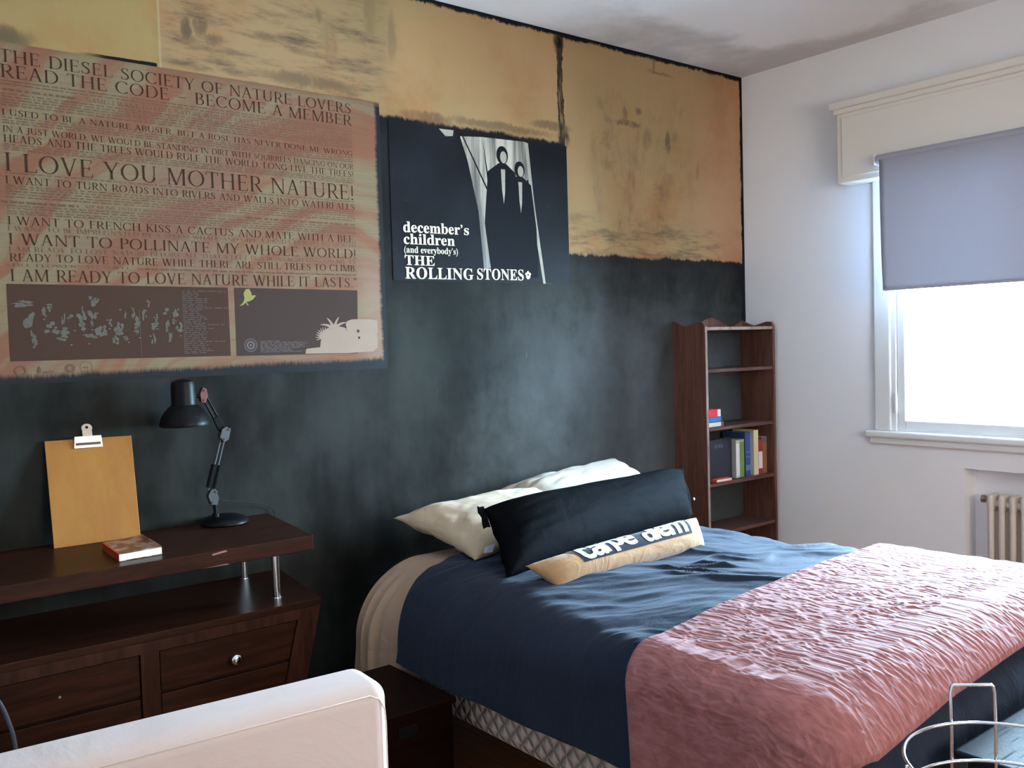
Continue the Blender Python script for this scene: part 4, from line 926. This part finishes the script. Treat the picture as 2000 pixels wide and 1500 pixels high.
def cov(name, c, rough=.35): return plain(name, c, rough, var=.08, vscale=25)
G4 = 'books standing on the lower shelf of the bookcase'
def upright_book(label, x0, x1, z0, z1, y0, y1, cover, extra=None):
    t = thing('book', ((x0+x1)/2, (y0+y1)/2, z0), label, 'book', G4)
    k = .0018; b = B(); b.box(x0+k, x1-k, y0+k, y1-.002, z0+.003, z1-.003); link('pages', b, 'paper', t)
    b = B(); b.box(x0, x0+k, y0, y1, z0, z1); b.box(x1-k, x1, y0, y1, z0, z1); b.box(x0, x1, y0-.0006, y0+k, z0, z1, .0006); link('cover', b, cover, t)
    if extra:
        for nm, za, zb, m in extra:
            b = B(); b.box(x0+.002, x1-.002, y0-.0012, y0-.0006, za, zb); link(nm, b, m, t)
ZS = .5712
upright_book('thin grey-white book standing between the black and the green book', -.314, -.284, ZS, .757, -.165, -.045, cov('grey_white_cover', lin(168, 168, 164)), [('spine_band', ZS+.01, .74, cov('white_band', lin(210, 210, 206)))])
upright_book('green book standing between the thin white and the tall blue book', -.282, -.246, ZS, .759, -.163, -.045, cov('green_cover', lin(104, 124, 62)), [('spine_band', .745, .757, cov('pale_green_band', lin(150, 158, 112)))])
upright_book('tall blue book on the lower bookcase shelf', -.244, -.203, ZS, .790, -.168, -.03, cov('blue_cover', lin(42, 62, 110)), [('spine_band', .60, .628, cov('teal_band', lin(86, 112, 128))), ('spine_title', .69, .694, cov('pale_blue_band', lin(84, 112, 140))), ('spine_title', .665, .669, cov('pale_blue_band', lin(84, 112, 140)))])
upright_book('grey book standing between the tall blue and the tall cream book', -.201, -.179, ZS, .786, -.162, -.04, cov('grey_cover', lin(112, 114, 128)))
upright_book('tall cream book, one of the two tallest on the lower shelf', -.177, -.141, ZS, .796, -.170, -.04, cov('cream_cover', lin(206, 192, 150)))
upright_book('red book with a white spine label on the lower shelf', -.139, -.105, ZS, .744, -.168, -.05, cov('red_cover', lin(150, 34, 48)), [('spine_label', .60, .685, cov('pinkish_white_label', lin(220, 206, 214)))])
upright_book('brown and orange book at the right end of the lower shelf row', -.100, -.058, ZS, .757, -.160, -.05, cov('brown_cover', lin(138, 92, 52)), [('spine_band', .73, .752, cov('purple_grey_band', lin(96, 88, 108)))])
t = thing('book', (-.41, -.135, ZS), 'black book standing with its front cover facing out on the lower shelf', 'book', G4)
b = B(); b.box(-.492, -.326, -.146, -.126, ZS+.003, .764); link('pages', b, 'paper', t)
b = B(); b.box(-.494, -.324, -.149, -.146, ZS, .767, .001); b.box(-.494, -.324, -.126, -.123, ZS, .767, .001); b.box(-.4955, -.492, -.149, -.123, ZS, .767, .001); link('cover', b, cov('black_cover', lin(30, 32, 42)), t)
b = B()
for k, z in enumerate((.742, .733)): greek(b, -.455, -.39, z-.004, .008, -.1494, 500+k)
link('cover_title', b, cov('grey_title', lin(110, 112, 122)), t, recalc=False)
t = quadbook('book', 'small orange book lying flat in front of the black book', [(-.486, -.186), (-.376, -.189), (-.376, -.153), (-.486, -.151)], ZS, ZS+.013, cov('orange_cover', lin(224, 92, 58)))
GS = 'books lying in a small stack on the middle shelf'
def flat_book(label, x0, x1, z0, z1, y0, y1, cover, extra):
    t = thing('book', ((x0+x1)/2, (y0+y1)/2, z0), label, 'book', GS)
    b = B(); b.box(x0+.001, x1-.002, y0+.001, y1-.002, z0+.0015, z1-.0015); link('pages', b, 'paper', t)
    b = B(); b.box(x0, x1, y0, y1, z0, z0+.0015); b.box(x0, x1, y0, y1, z1-.0015, z1); b.box(x0, x1, y0-.0005, y0+.001, z0, z1, .0004); link('cover', b, cover, t)
    for nm, xa, xb, m in extra: b = B(); b.box(xa, xb, y0-.0012, y0-.0005, z0+.0015, z1-.0015); link(nm, b, m, t)
flat_book('white and brown book at the bottom of the small stack', -.551, -.414, .8372, .859, -.175, -.055, cov('brown_red_cover', lin(120, 84, 80)), [('spine_label', -.550, -.436, cov('mint_white', lin(222, 226, 214)))])
flat_book('blue book in the middle of the small stack', -.551, -.424, .8593, .884, -.174, -.06, cov('dark_teal_cover', lin(40, 66, 88)), [('spine_label', -.514, -.434, cov('bright_blue', lin(44, 122, 190))), ('spine_label', -.549, -.518, cov('bright_blue', lin(44, 122, 190)))])
flat_book('red book with a white spine end on top of the small stack', -.551, -.434, .8843, .920, -.174, -.07, cov('red_cover_bright', lin(206, 40, 52)), [('spine_label', -.458, -.436, cov('white_end', lin(226, 220, 216)))])

# ------------------------------------------------------------------ bed
XC, HA = -1.86, .66                       # centre line and half width
t = thing('bed', (XC, -1.2, 0), 'double bed with a white quilted base under a slate blue duvet', 'bed')
b = B(); b.box(-2.465, -1.255, -2.05, -.36, .165, .330, .028, 4); link('base', b, 'quilt', t, smooth=True, angle=50)
b = B(); b.box(-2.44, -1.28, -2.00, -.50, .331, .500, .05, 5); link('mattress', b, 'quilt', t, smooth=True, angle=50)
for x in (-2.38, -1.34):
    for y in (-1.97, -1.2, -.45): b = B(); b.cyl((x, y, 0), (x, y, .166), .022, .028, n=18); link('leg', b, 'black_plastic', t, smooth=True, angle=40)

fa, fb, fc, fd = vnoise(11), vnoise(12), vnoise(13), vnoise(14)
def smooth(x, a, b): s = np.clip((x-a)/(b-a), 0, 1); return s*s*(3-2*s)
def drape(S, V, top, half, yf, r_head, r_foot, rf, grow=0.0, crown=.022):
    """S: distance across from the centre line (left negative), V: distance from the head; returns points of a cloth over the bed"""
    y0 = -0.36
    rl = r_head+(r_foot-r_head)*smooth(V, .1, 1.5)
    L = (-yf)-0.36
    du = np.abs(S)-(half-rl); dv = V-(L-rf)
    dup = np.maximum(du, 0); dvp = np.maximum(dv, 0)*(rl/rf)
    rho = np.sqrt(dup**2+dvp**2)+1e-9; q = rl*math.pi/2
    h = np.where(rho < q, rl*np.sin(np.minimum(rho, q)/rl), rl+.03*np.minimum(1, (rho-q)/.3))
    dr = np.where(rho < q, rl*(1-np.cos(np.minimum(rho, q)/rl)), rl+(rho-q))
    dr = dr*(dup+dvp*(rf/rl))/(dup+dvp+1e-9)
    hx = np.minimum(np.abs(S), half-rl)+h*dup/rho
    hy = np.minimum(V, L-rf)+(h*dvp/rho)*(rf/rl)
    X = XC+np.sign(S)*(hx+grow*(dup/rho)); Y = y0-hy-grow*(dvp/rho)
    Z = top-dr+grow+crown*np.clip(1-(S/half)**2, 0, 1)*smooth(V, -.1, .3)
    Z = np.where(dup*dvp > 0, Z, Z)
    return X, Y, Z, dup, dvp
def top_wrinkle(X, Y):
    a = math.radians(-32); u = X*math.cos(a)+Y*math.sin(a); v = -X*math.sin(a)+Y*math.cos(a)
    warp = .25*fbm(fc, X*3, Y*3, 2)
    w = fbm(fa, u*2.2+warp, v*9.5+warp*3, 4, .5)
    ridge = 1-np.abs(2*fbm(fb, u*1.6, v*7.0+warp*4, 3, .5))*1.6
    return .018*w+.012*np.clip(ridge, 0, 1)**3+.022*fbm(fd, X*2.2, Y*2.2, 2)
def cloth(name, S, V, kw, mat, wr, disp=None, thick=.012, hang=None):
    X, Y, Z, du, dv = drape(S, V, **kw)
    if wr: Z = Z+wr*top_wrinkle(X, Y)*np.exp(-(du+dv)*6)
    if disp is not None: X, Y, Z = disp(X, Y, Z, du, dv, S, V)
    o = link(name, B().grid(np.stack([X, Y, Z], -1)), mat, None, smooth=True)
    md = o.modifiers.new('thickness', 'SOLIDIFY'); md.thickness = thick; md.offset = -1
    return o
# cream under-sheet turned out at the head
nu, nv = 170, 46
s = np.linspace(-.98, .93, nu)[:, None]+np.zeros((1, nv)); v = np.linspace(0.0, 1.0, nv)[None, :]+np.zeros((nu, 1))
def sheet_disp(X, Y, Z, du, dv, S, V):
    f = .011*np.sin(Y*105+7*fbm(fa, Y*4, Z*2.2, 2))*smooth(du, .06, .25)+.012*fbm(fb, Y*14, Z*3, 2)*smooth(du, .05, .2)
    X = X+np.sign(S)*(f*np.where(V < .14, 1, .15)-.01*smooth(V, .12, .2)); 
    return X, Y, Z
V = v*.36+0*s
o = cloth('bed_sheet', s, V, dict(top=.535, half=HA-.01, yf=-2.08, r_head=.24, r_foot=.14, rf=.12, grow=.012, crown=.01), 'sheet', .2, sheet_disp, .004)
tag(o, 'cream sheet hanging in folds over the left head corner of the bed', 'sheet')
# duvet
nu, nv = 300, 300
s = np.linspace(-.865, .93, nu)[:, None]+np.zeros((1, nv)); v = np.linspace(0, 1, nv)[None, :]+np.zeros((nu, 1))
s = np.where(s < -.4, -.4+(s+.4)*(.93+.13*v), s)
def duvet_disp(X, Y, Z, du, dv, S, V):
    f = .020*fbm(fa, Y*3.2, Z*1.3, 3)*smooth(du, .1, .35)+.006*fbm(fb, Y*9, Z*2, 2)*smooth(du, .1, .35)
    X = X+np.sign(S)*f*(dv <= 0.05)
    g = .030*fbm(fa, X*5, Z*1.2, 3)*smooth(dv, .1, .35); Y = Y-g
    # horizontal sag folds at the foot
    Y = Y-.020*np.sin(Z*34+5*fbm(fc, X*2, Z*3, 2))*smooth(dv, .10, .22)
    bottom = smooth(du, .36, .44); Z = Z+.018*fbm(fd, Y*6, S*0, 2)*bottom
    return X, Y, Z
V0 = .12+.10*smooth(-s, -.2, .5)+.05*smooth(-s, .55, .80)-.03*smooth(-s, .80, .95)+.015*np.sin(s*9)
V = V0+v*(2.02-V0)
kw = dict(top=.548, half=HA, yf=-2.10, r_head=.23, r_foot=.075, rf=.15, grow=.018)
o = cloth('duvet', s, V, kw, 'duvet', 1.0, duvet_disp, .014)
tag(o, 'slate blue duvet spread over the bed, rumpled and hanging down the side', 'duvet')
# blanket
nu, nv = 760, 250
s = np.linspace(-1.02, .80, nu)[:, None]+np.zeros((1, nv)); v = np.linspace(0, 1, nv)[None, :]+np.zeros((nu, 1))
fr, fs = vnoise(21, 128), vnoise(22, 128)
def blanket_disp(X, Y, Z, du, dv, S, V):
    wv = .6*fbm(fs, S*14, V*14, 2)
    rdg = np.abs(fbm(fr, S*88+wv*2.0, V*25+wv*1.5, 2, .45))*2
    dsp = .0023*(1-np.clip(rdg*1.5, 0, 1))*(1-.8*np.clip((du-.10)/.10, 0, 1)*(S < 0))
    e = np.minimum.reduce([np.clip(v/.02, 0, 1), np.clip((1-v)/.02, 0, 1)])
    k = dsp*(.3+.7*e)-.006*(1-e)
    X = X+np.sign(S)*k*np.clip(du*8, 0, 1)+.018*fbm(fa, Y*3.5, Z*2, 2)*smooth(du, .1, .3)*np.sign(S)
    Y = Y-k*np.clip(dv*8, 0, 1); Z = Z+k*np.clip(1-(du+dv)*4, 0, 1)
    return X, Y, Z
V0 = 1.155-.085*(s/.66); V1 = 1.735+.008*np.sin(s*3)-.085*np.clip(s, -.75, .75)
V = V0+v*(V1-V0)
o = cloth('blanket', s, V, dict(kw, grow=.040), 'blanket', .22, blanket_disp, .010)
tag(o, 'dusty pink crinkled blanket laid across the foot half of the bed', 'blanket')

# ------------------------------------------------------------------ pillows
def pillow_points(C, thick, nu, nv, pinch=.06, flat=2.2, seed=1, crease=.012, back=1.0, side=1, eu=None):
    P0, P1, P2, P3 = [np.array(c, float) for c in C]      # bottom-left, bottom-right, top-right, top-left
    u = np.linspace(0, 1, nu)[:, None, None]+np.zeros((1, nv, 1)); v = np.linspace(0, 1, nv)[None, :, None]+np.zeros((nu, 1, 1))
    a = 2*u-1; c = 2*v-1
    uu = .5+.5*a*(1-pinch*(1-c**2)); vv = .5+.5*c*(1-pinch*1.2*(1-a**2))
    P = P0*(1-uu)*(1-vv)+P1*uu*(1-vv)+P2*uu*vv+P3*(1-uu)*vv
    n = np.cross(P1-P0, P3-P0); n /= np.linalg.norm(n)
    if n[1] > 0: n = -n
    fu = (1-np.abs(a)**(eu or flat*1.5)); fv = (1-np.abs(c)**flat)
    hgt = np.sqrt(np.clip(fu, 0, 1))*np.sqrt(np.clip(fv, 0, 1))
    f1, f2 = vnoise(seed), vnoise(seed+1)
    A, Cc = a[..., 0], c[..., 0]
    wr = fbm(f1, A*3, Cc*3, 3)*.6+(np.abs(fbm(f2, A*2.2+Cc*1.3, Cc*2.5-A, 2)))*.8-.25
    rad = np.clip(hgt[..., 0]*3, 0, 1)*(.35+.65*np.clip(np.maximum(np.abs(A), np.abs(Cc))**2, 0, 1))
    d = thick*hgt*(1 if side > 0 else back)+(crease*wr*rad)[..., None]
    return P+n*side*d, n
def pillow_mesh(C, thick, nu=64, nv=48, **k):
    b = B(); A, n = pillow_points(C, thick, nu, nv, side=1, **k); b.grid(A); D, n = pillow_points(C, thick, nu, nv, side=-1, **k); b.grid(D[:, ::-1]); return b
def weld(o):
    bm = bmesh.new(); bm.from_mesh(o.data); bmesh.ops.remove_doubles(bm, verts=bm.verts[:], dist=.0008); bmesh.ops.recalc_face_normals(bm, faces=bm.faces[:]); bm.to_mesh(o.data); bm.free()
C = [(-2.285, -.690, .585), (-1.62, -.62, .600), (-1.60, -.16, .665), (-2.300, -.222, .660)]
o = link('pillow', pillow_mesh(C, .085, seed=31, pinch=.09, crease=.026, back=.55), 'beige_pillow', None, smooth=True); weld(o)
tag(o, 'plump beige pillow lying at the left of the bed head', 'pillow')
b = B(); b.hexa([(-2.262, -.708, .607), (-2.232, -.712, .606), (-2.232, -.711, .607), (-2.262, -.707, .608), (-2.252, -.700, .622), (-2.214, -.704, .628), (-2.214, -.703, .629), (-2.252, -.699, .623)]); link('care_label', b, 'white_print', o)
C = [(-1.78, -.40, .600), (-1.02, -.38, .600), (-1.06, -.085, .735), (-1.74, -.085, .665)]
o = link('pillow', pillow_mesh(C, .075, seed=41, pinch=.08, crease=.026, back=.7), 'pale_pillow', None, smooth=True); weld(o)
tag(o, 'pale pillow leaning on the wall behind the long black pillow', 'pillow')
C = [(-2.360, -.945, .590), (-1.315, -.735, .590), (-1.170, -.560, .735), (-2.255, -.700, .745)]
o = link('pillow', pillow_mesh(C, .095, 90, 48, seed=51, pinch=.035, crease=.014, flat=2.4, eu=6.0, back=.75), 'black_cloth', None, smooth=True); weld(o)
tag(o, 'long black pillow propped across the bed behind the lettered bolster', 'pillow')
P0, P1, P2, P3 = [Vector(c) for c in C]
b = B(); n_ = (P1-P0).cross(P3-P0).normalized(); n_ = n_ if n_.y < 0 else -n_
def flap(Q0, Q1, out, wv, n=14):
    G = np.zeros((n, 5, 3))
    for i in range(n):
        for j in range(5):
            s_ = i/(n-1); q = Q0.lerp(Q1, s_)+out*(j/4-.25)+n_*(wv*math.sin(s_*9+j)*j/4); G[i, j] = q
    return G
for G in (flap(P1.lerp(P2, .05), P2.lerp(P1, -.06), Vector((.035, .010, .0)), .006), flap(P0.lerp(P3, .72), P3.lerp(P0, -.04), Vector((-.030, -.008, .004)), .006, 6)):
    fo = link('flange', B().grid(G), 'black_cloth', o, smooth=True); md = fo.modifiers.new('t', 'SOLIDIFY'); md.thickness = .003
b = B(); b.lathe([(0, 0), (.005, 0), (.006, .002), (.004, .004), (0, .0045)], P1.lerp(P2, .25)+Vector((.035, .004, .02)), (0.3, -1, .2), 14); link('button', b, 'white_print', o, smooth=True)

# lettered bolster
C = [(-2.300, -1.095, .578), (-1.652, -1.080, .588), (-1.615, -1.015, .668), (-2.362, -1.035, .640)]
KW = dict(seed=61, pinch=.03, crease=.004, flat=2.0, eu=7.0)
t = link('bolster_cushion', pillow_mesh(C, .052, 110, 40, back=.8, **KW), 'sand_cloth', None, smooth=True); weld(t)
tag(t, 'sand-coloured bolster lettered carpe diem lying in front of the black pillow', 'cushion')
NU, NV = 241, 121
SP, sn = pillow_points(C, .052, NU, NV, **KW)
def on_bolster(u, v, off):
    x = min(max(u, 0), 1)*(NU-1); y = min(max(v, 0), 1)*(NV-1); i = min(int(x), NU-2); j = min(int(y), NV-2); fx, fy = x-i, y-j
    p = SP[i, j]*(1-fx)*(1-fy)+SP[i+1, j]*fx*(1-fy)+SP[i, j+1]*(1-fx)*fy+SP[i+1, j+1]*fx*fy
    du = SP[i+1, j]-SP[i, j]; dv = SP[i, j+1]-SP[i, j]; n = np.cross(du, dv); n /= (np.linalg.norm(n)+1e-12)
    if n.dot(sn) < 0: n = -n
    return p+n*off
LU0, LU1, LV0, LV1 = .165, .880, .34, .93
G = np.array([[on_bolster(LU0+(LU1-LU0)*i/70, LV0+(LV1-LV0)*j/24, .0016) for j in range(25)] for i in range(71)])
lab = link('label_panel', B().grid(G), 'label_cloth', t, smooth=True, recalc=False); lab['label'] = 'dark panel with white lettering'
b = B()
def bol_word(chars, u0, u1):
    x = u0; ws = []
    gl = [glyphs(sans_heavy(c), .018, 4) for c, *_ in chars]
    tot = sum((g[0][:, 0].max()-g[0][:, 0].min()) for g in gl); k = (u1-u0)/tot
    for (c, dz, sc), (vv, ff) in zip(chars, gl):
        w = (vv[:, 0].max()-vv[:, 0].min())*k; xa = vv[:, 0].min()
        bm = bmesh.new(); vs = [bm.verts.new((p[0], p[1], 0)) for p in vv]
        for f_ in ff:
            try: bm.faces.new([vs[i] for i in f_])
            except ValueError: pass
        bmesh.ops.triangulate(bm, faces=bm.faces[:])
        for _ in range(3):
            es = [e for e in bm.edges if e.calc_length() > .05]
            if es: bmesh.ops.subdivide_edges(bm, edges=es, cuts=1); bmesh.ops.triangulate(bm, faces=bm.faces[:])
        bm.verts.index_update(); out = []
        for p in bm.verts:
            u = x+(p.co.x-xa)*k*1.06; v = LV0+(LV1-LV0)*(.14+dz+(p.co.y)*1.38*sc)
            out.append(tuple(on_bolster(u, v, .0030)))
        b.addmesh(out, [[q.index for q in f_.verts] for f_ in bm.faces]); bm.free(); x += w
bol_word([('c', -.03, 1.08), ('a', 0, 1.0), ('r', .06, 1.0), ('p', .24, .85), ('e', .10, 1.05)], LU0+.015, LU0+.345)
link('lettering', b, 'white_print', t, recalc=False)
b = B()
bol_word([('d', .0, .78), ('i', .02, .80), ('e', .05, 1.05), ('m', .02, 1.1)], LU0+.395, LU1-.030)
link('lettering', b, 'white_print', t, recalc=False)

# ------------------------------------------------------------------ white chair in the foreground
t = thing('slipper_chair', (-3.186, -1.585, 0), 'white fabric chair seen from behind in the foreground, back rounded at the corner', 'chair')
CX0, CX1, CY0, CY1 = -4.02, -3.186, -1.705, -1.585
t.rotation_euler = (0, 0, math.radians(-3.9))
b = B(); b.box(CX0, CX1, CY0, CY1, .12, .709, .030, 7); o = link('backrest', b, 'white_cover', t, smooth=True, angle=60)
b = B(); b.tube([(CX0+.03, CY0+.002, .692), (CX1-.036, CY0+.002, .692), (CX1-.020, CY0+.002, .683), (CX1-.010, CY0+.0035, .664), (CX1-.0085, CY0+.0035, .640), (CX1-.0085, CY0+.0035, .14)], .0012, 6)
link('piping', b, 'white_piping', t, smooth=True)
b = B(); b.box(CX0+.01, CX1-.01, CY1+.002, -1.02, .17, .30, .02, 3); link('seat_base', b, 'white_cover', t, smooth=True, angle=60)
b = B(); b.box(CX0+.015, CX1-.015, CY1+.004, -1.01, .302, .42, .04, 5); link('seat_cushion', b, 'white_cover', t, smooth=True, angle=60)
for x in (CX0+.07, CX1-.07):
    for y in (CY0+.06, -1.09): b = B(); b.cyl((x, y, 0), (x, y, .175), .016, .022, n=16); link('leg', b, 'wenge_v', t, smooth=True, angle=40)

# ------------------------------------------------------------------ low box between cabinet and bed
t = thing('low_chest', (-2.70, -.80, 0), 'low dark reddish wooden chest on the floor at the left side of the bed', 'chest')
b = B(); b.box(-2.86, -2.565, -.955, -.62, .0, .285, .003); link('body', b, 'box_wood', t)
b = B(); b.box(-2.868, -2.557, -.963, -.612, .286, .302, .003); link('lid', b, 'box_wood', t)
b = B(); b.box(-2.74, -2.68, -.9585, -.955, .232, .262, .002); link('latch', b, 'black_plastic', t)

# ------------------------------------------------------------------ black trunk at the foot of the bed
t = thing('trunk', (-1.75, -2.42, 0), 'black lacquered trunk with a scratched shiny lid at the foot of the bed', 'trunk')
b = B(); b.box(-2.238, -1.262, -2.685, -2.177, .0, .388, .006); link('body', b, 'trunk', t)
b = B(); b.box(-2.250, -1.250, -2.697, -2.165, .391, .463, .008, 3); link('lid', b, 'trunk', t)
for x in (-2.251, -1.257):
    for y in (-2.699, -2.197): link('corner_plate', B().box(x, x+.008, y, y+.034, .31, .45, .002), 'grey_metal', t)

# ------------------------------------------------------------------ chrome wire rack
RC = np.array((-2.634, -2.452)); RR = .150
t = thing('wire_rack', (RC[0], RC[1], 0), 'chrome wire rack of stacked hoops with a loop handle beside the trunk', 'rack')
def hoop(z, r, w=.0026):
    b = B(); b.tube([(RC[0]+r*math.cos(a), RC[1]+r*math.sin(a), z) for a in np.linspace(0, 2*math.pi, 73)[:-1]], w, 8, closed=True); return b
for z in (.650, .590, .40, .22, .05): link('hoop', hoop(z, RR), 'chrome', t, smooth=True)
def loopwire(ang, half):
    d = np.array((math.cos(ang), math.sin(ang))); q = np.array((-d[1], d[0]))
    pl = lambda s_, z, lean=0: (*(RC+d*(math.sqrt(RR*RR-half*half)+.005+lean)+q*s_*half), z)
    zt = .707; L = .004
    return [pl(-1, 0.003), pl(-1, .64), pl(-1.0, zt-.012, L*.9), pl(-.93, zt-.002, L), pl(-.85, zt, L), pl(.85, zt, L), pl(.93, zt-.002, L), pl(1.0, zt-.012, L*.9), pl(1, .64), pl(1, .003)]
FA = 0.835
b = B(); b.tube(loopwire(FA, .0333), .0027, 8); o = link('handle', b, 'chrome', t, smooth=True); o['label'] = 'upright loop handle'
for k in (1, 2, 3):
    a = FA+k*math.pi/2; d = (math.cos(a), math.sin(a)); b = B(); b.tube([(RC[0]+(RR+.005)*d[0], RC[1]+(RR+.005)*d[1], .003), (RC[0]+(RR+.005)*d[0], RC[1]+(RR+.005)*d[1], .652)], .0024, 8); link('upright', b, 'chrome', t, smooth=True)
for z in (.40, .05):
    b = B()
    for k in range(4):
        a = FA+k*math.pi/4; b.tube([(RC[0]-RR*math.cos(a), RC[1]-RR*math.sin(a), z), (RC[0]+RR*math.cos(a), RC[1]+RR*math.sin(a), z)], .0018, 6)
    link('wire_base', b, 'chrome', t, smooth=True)
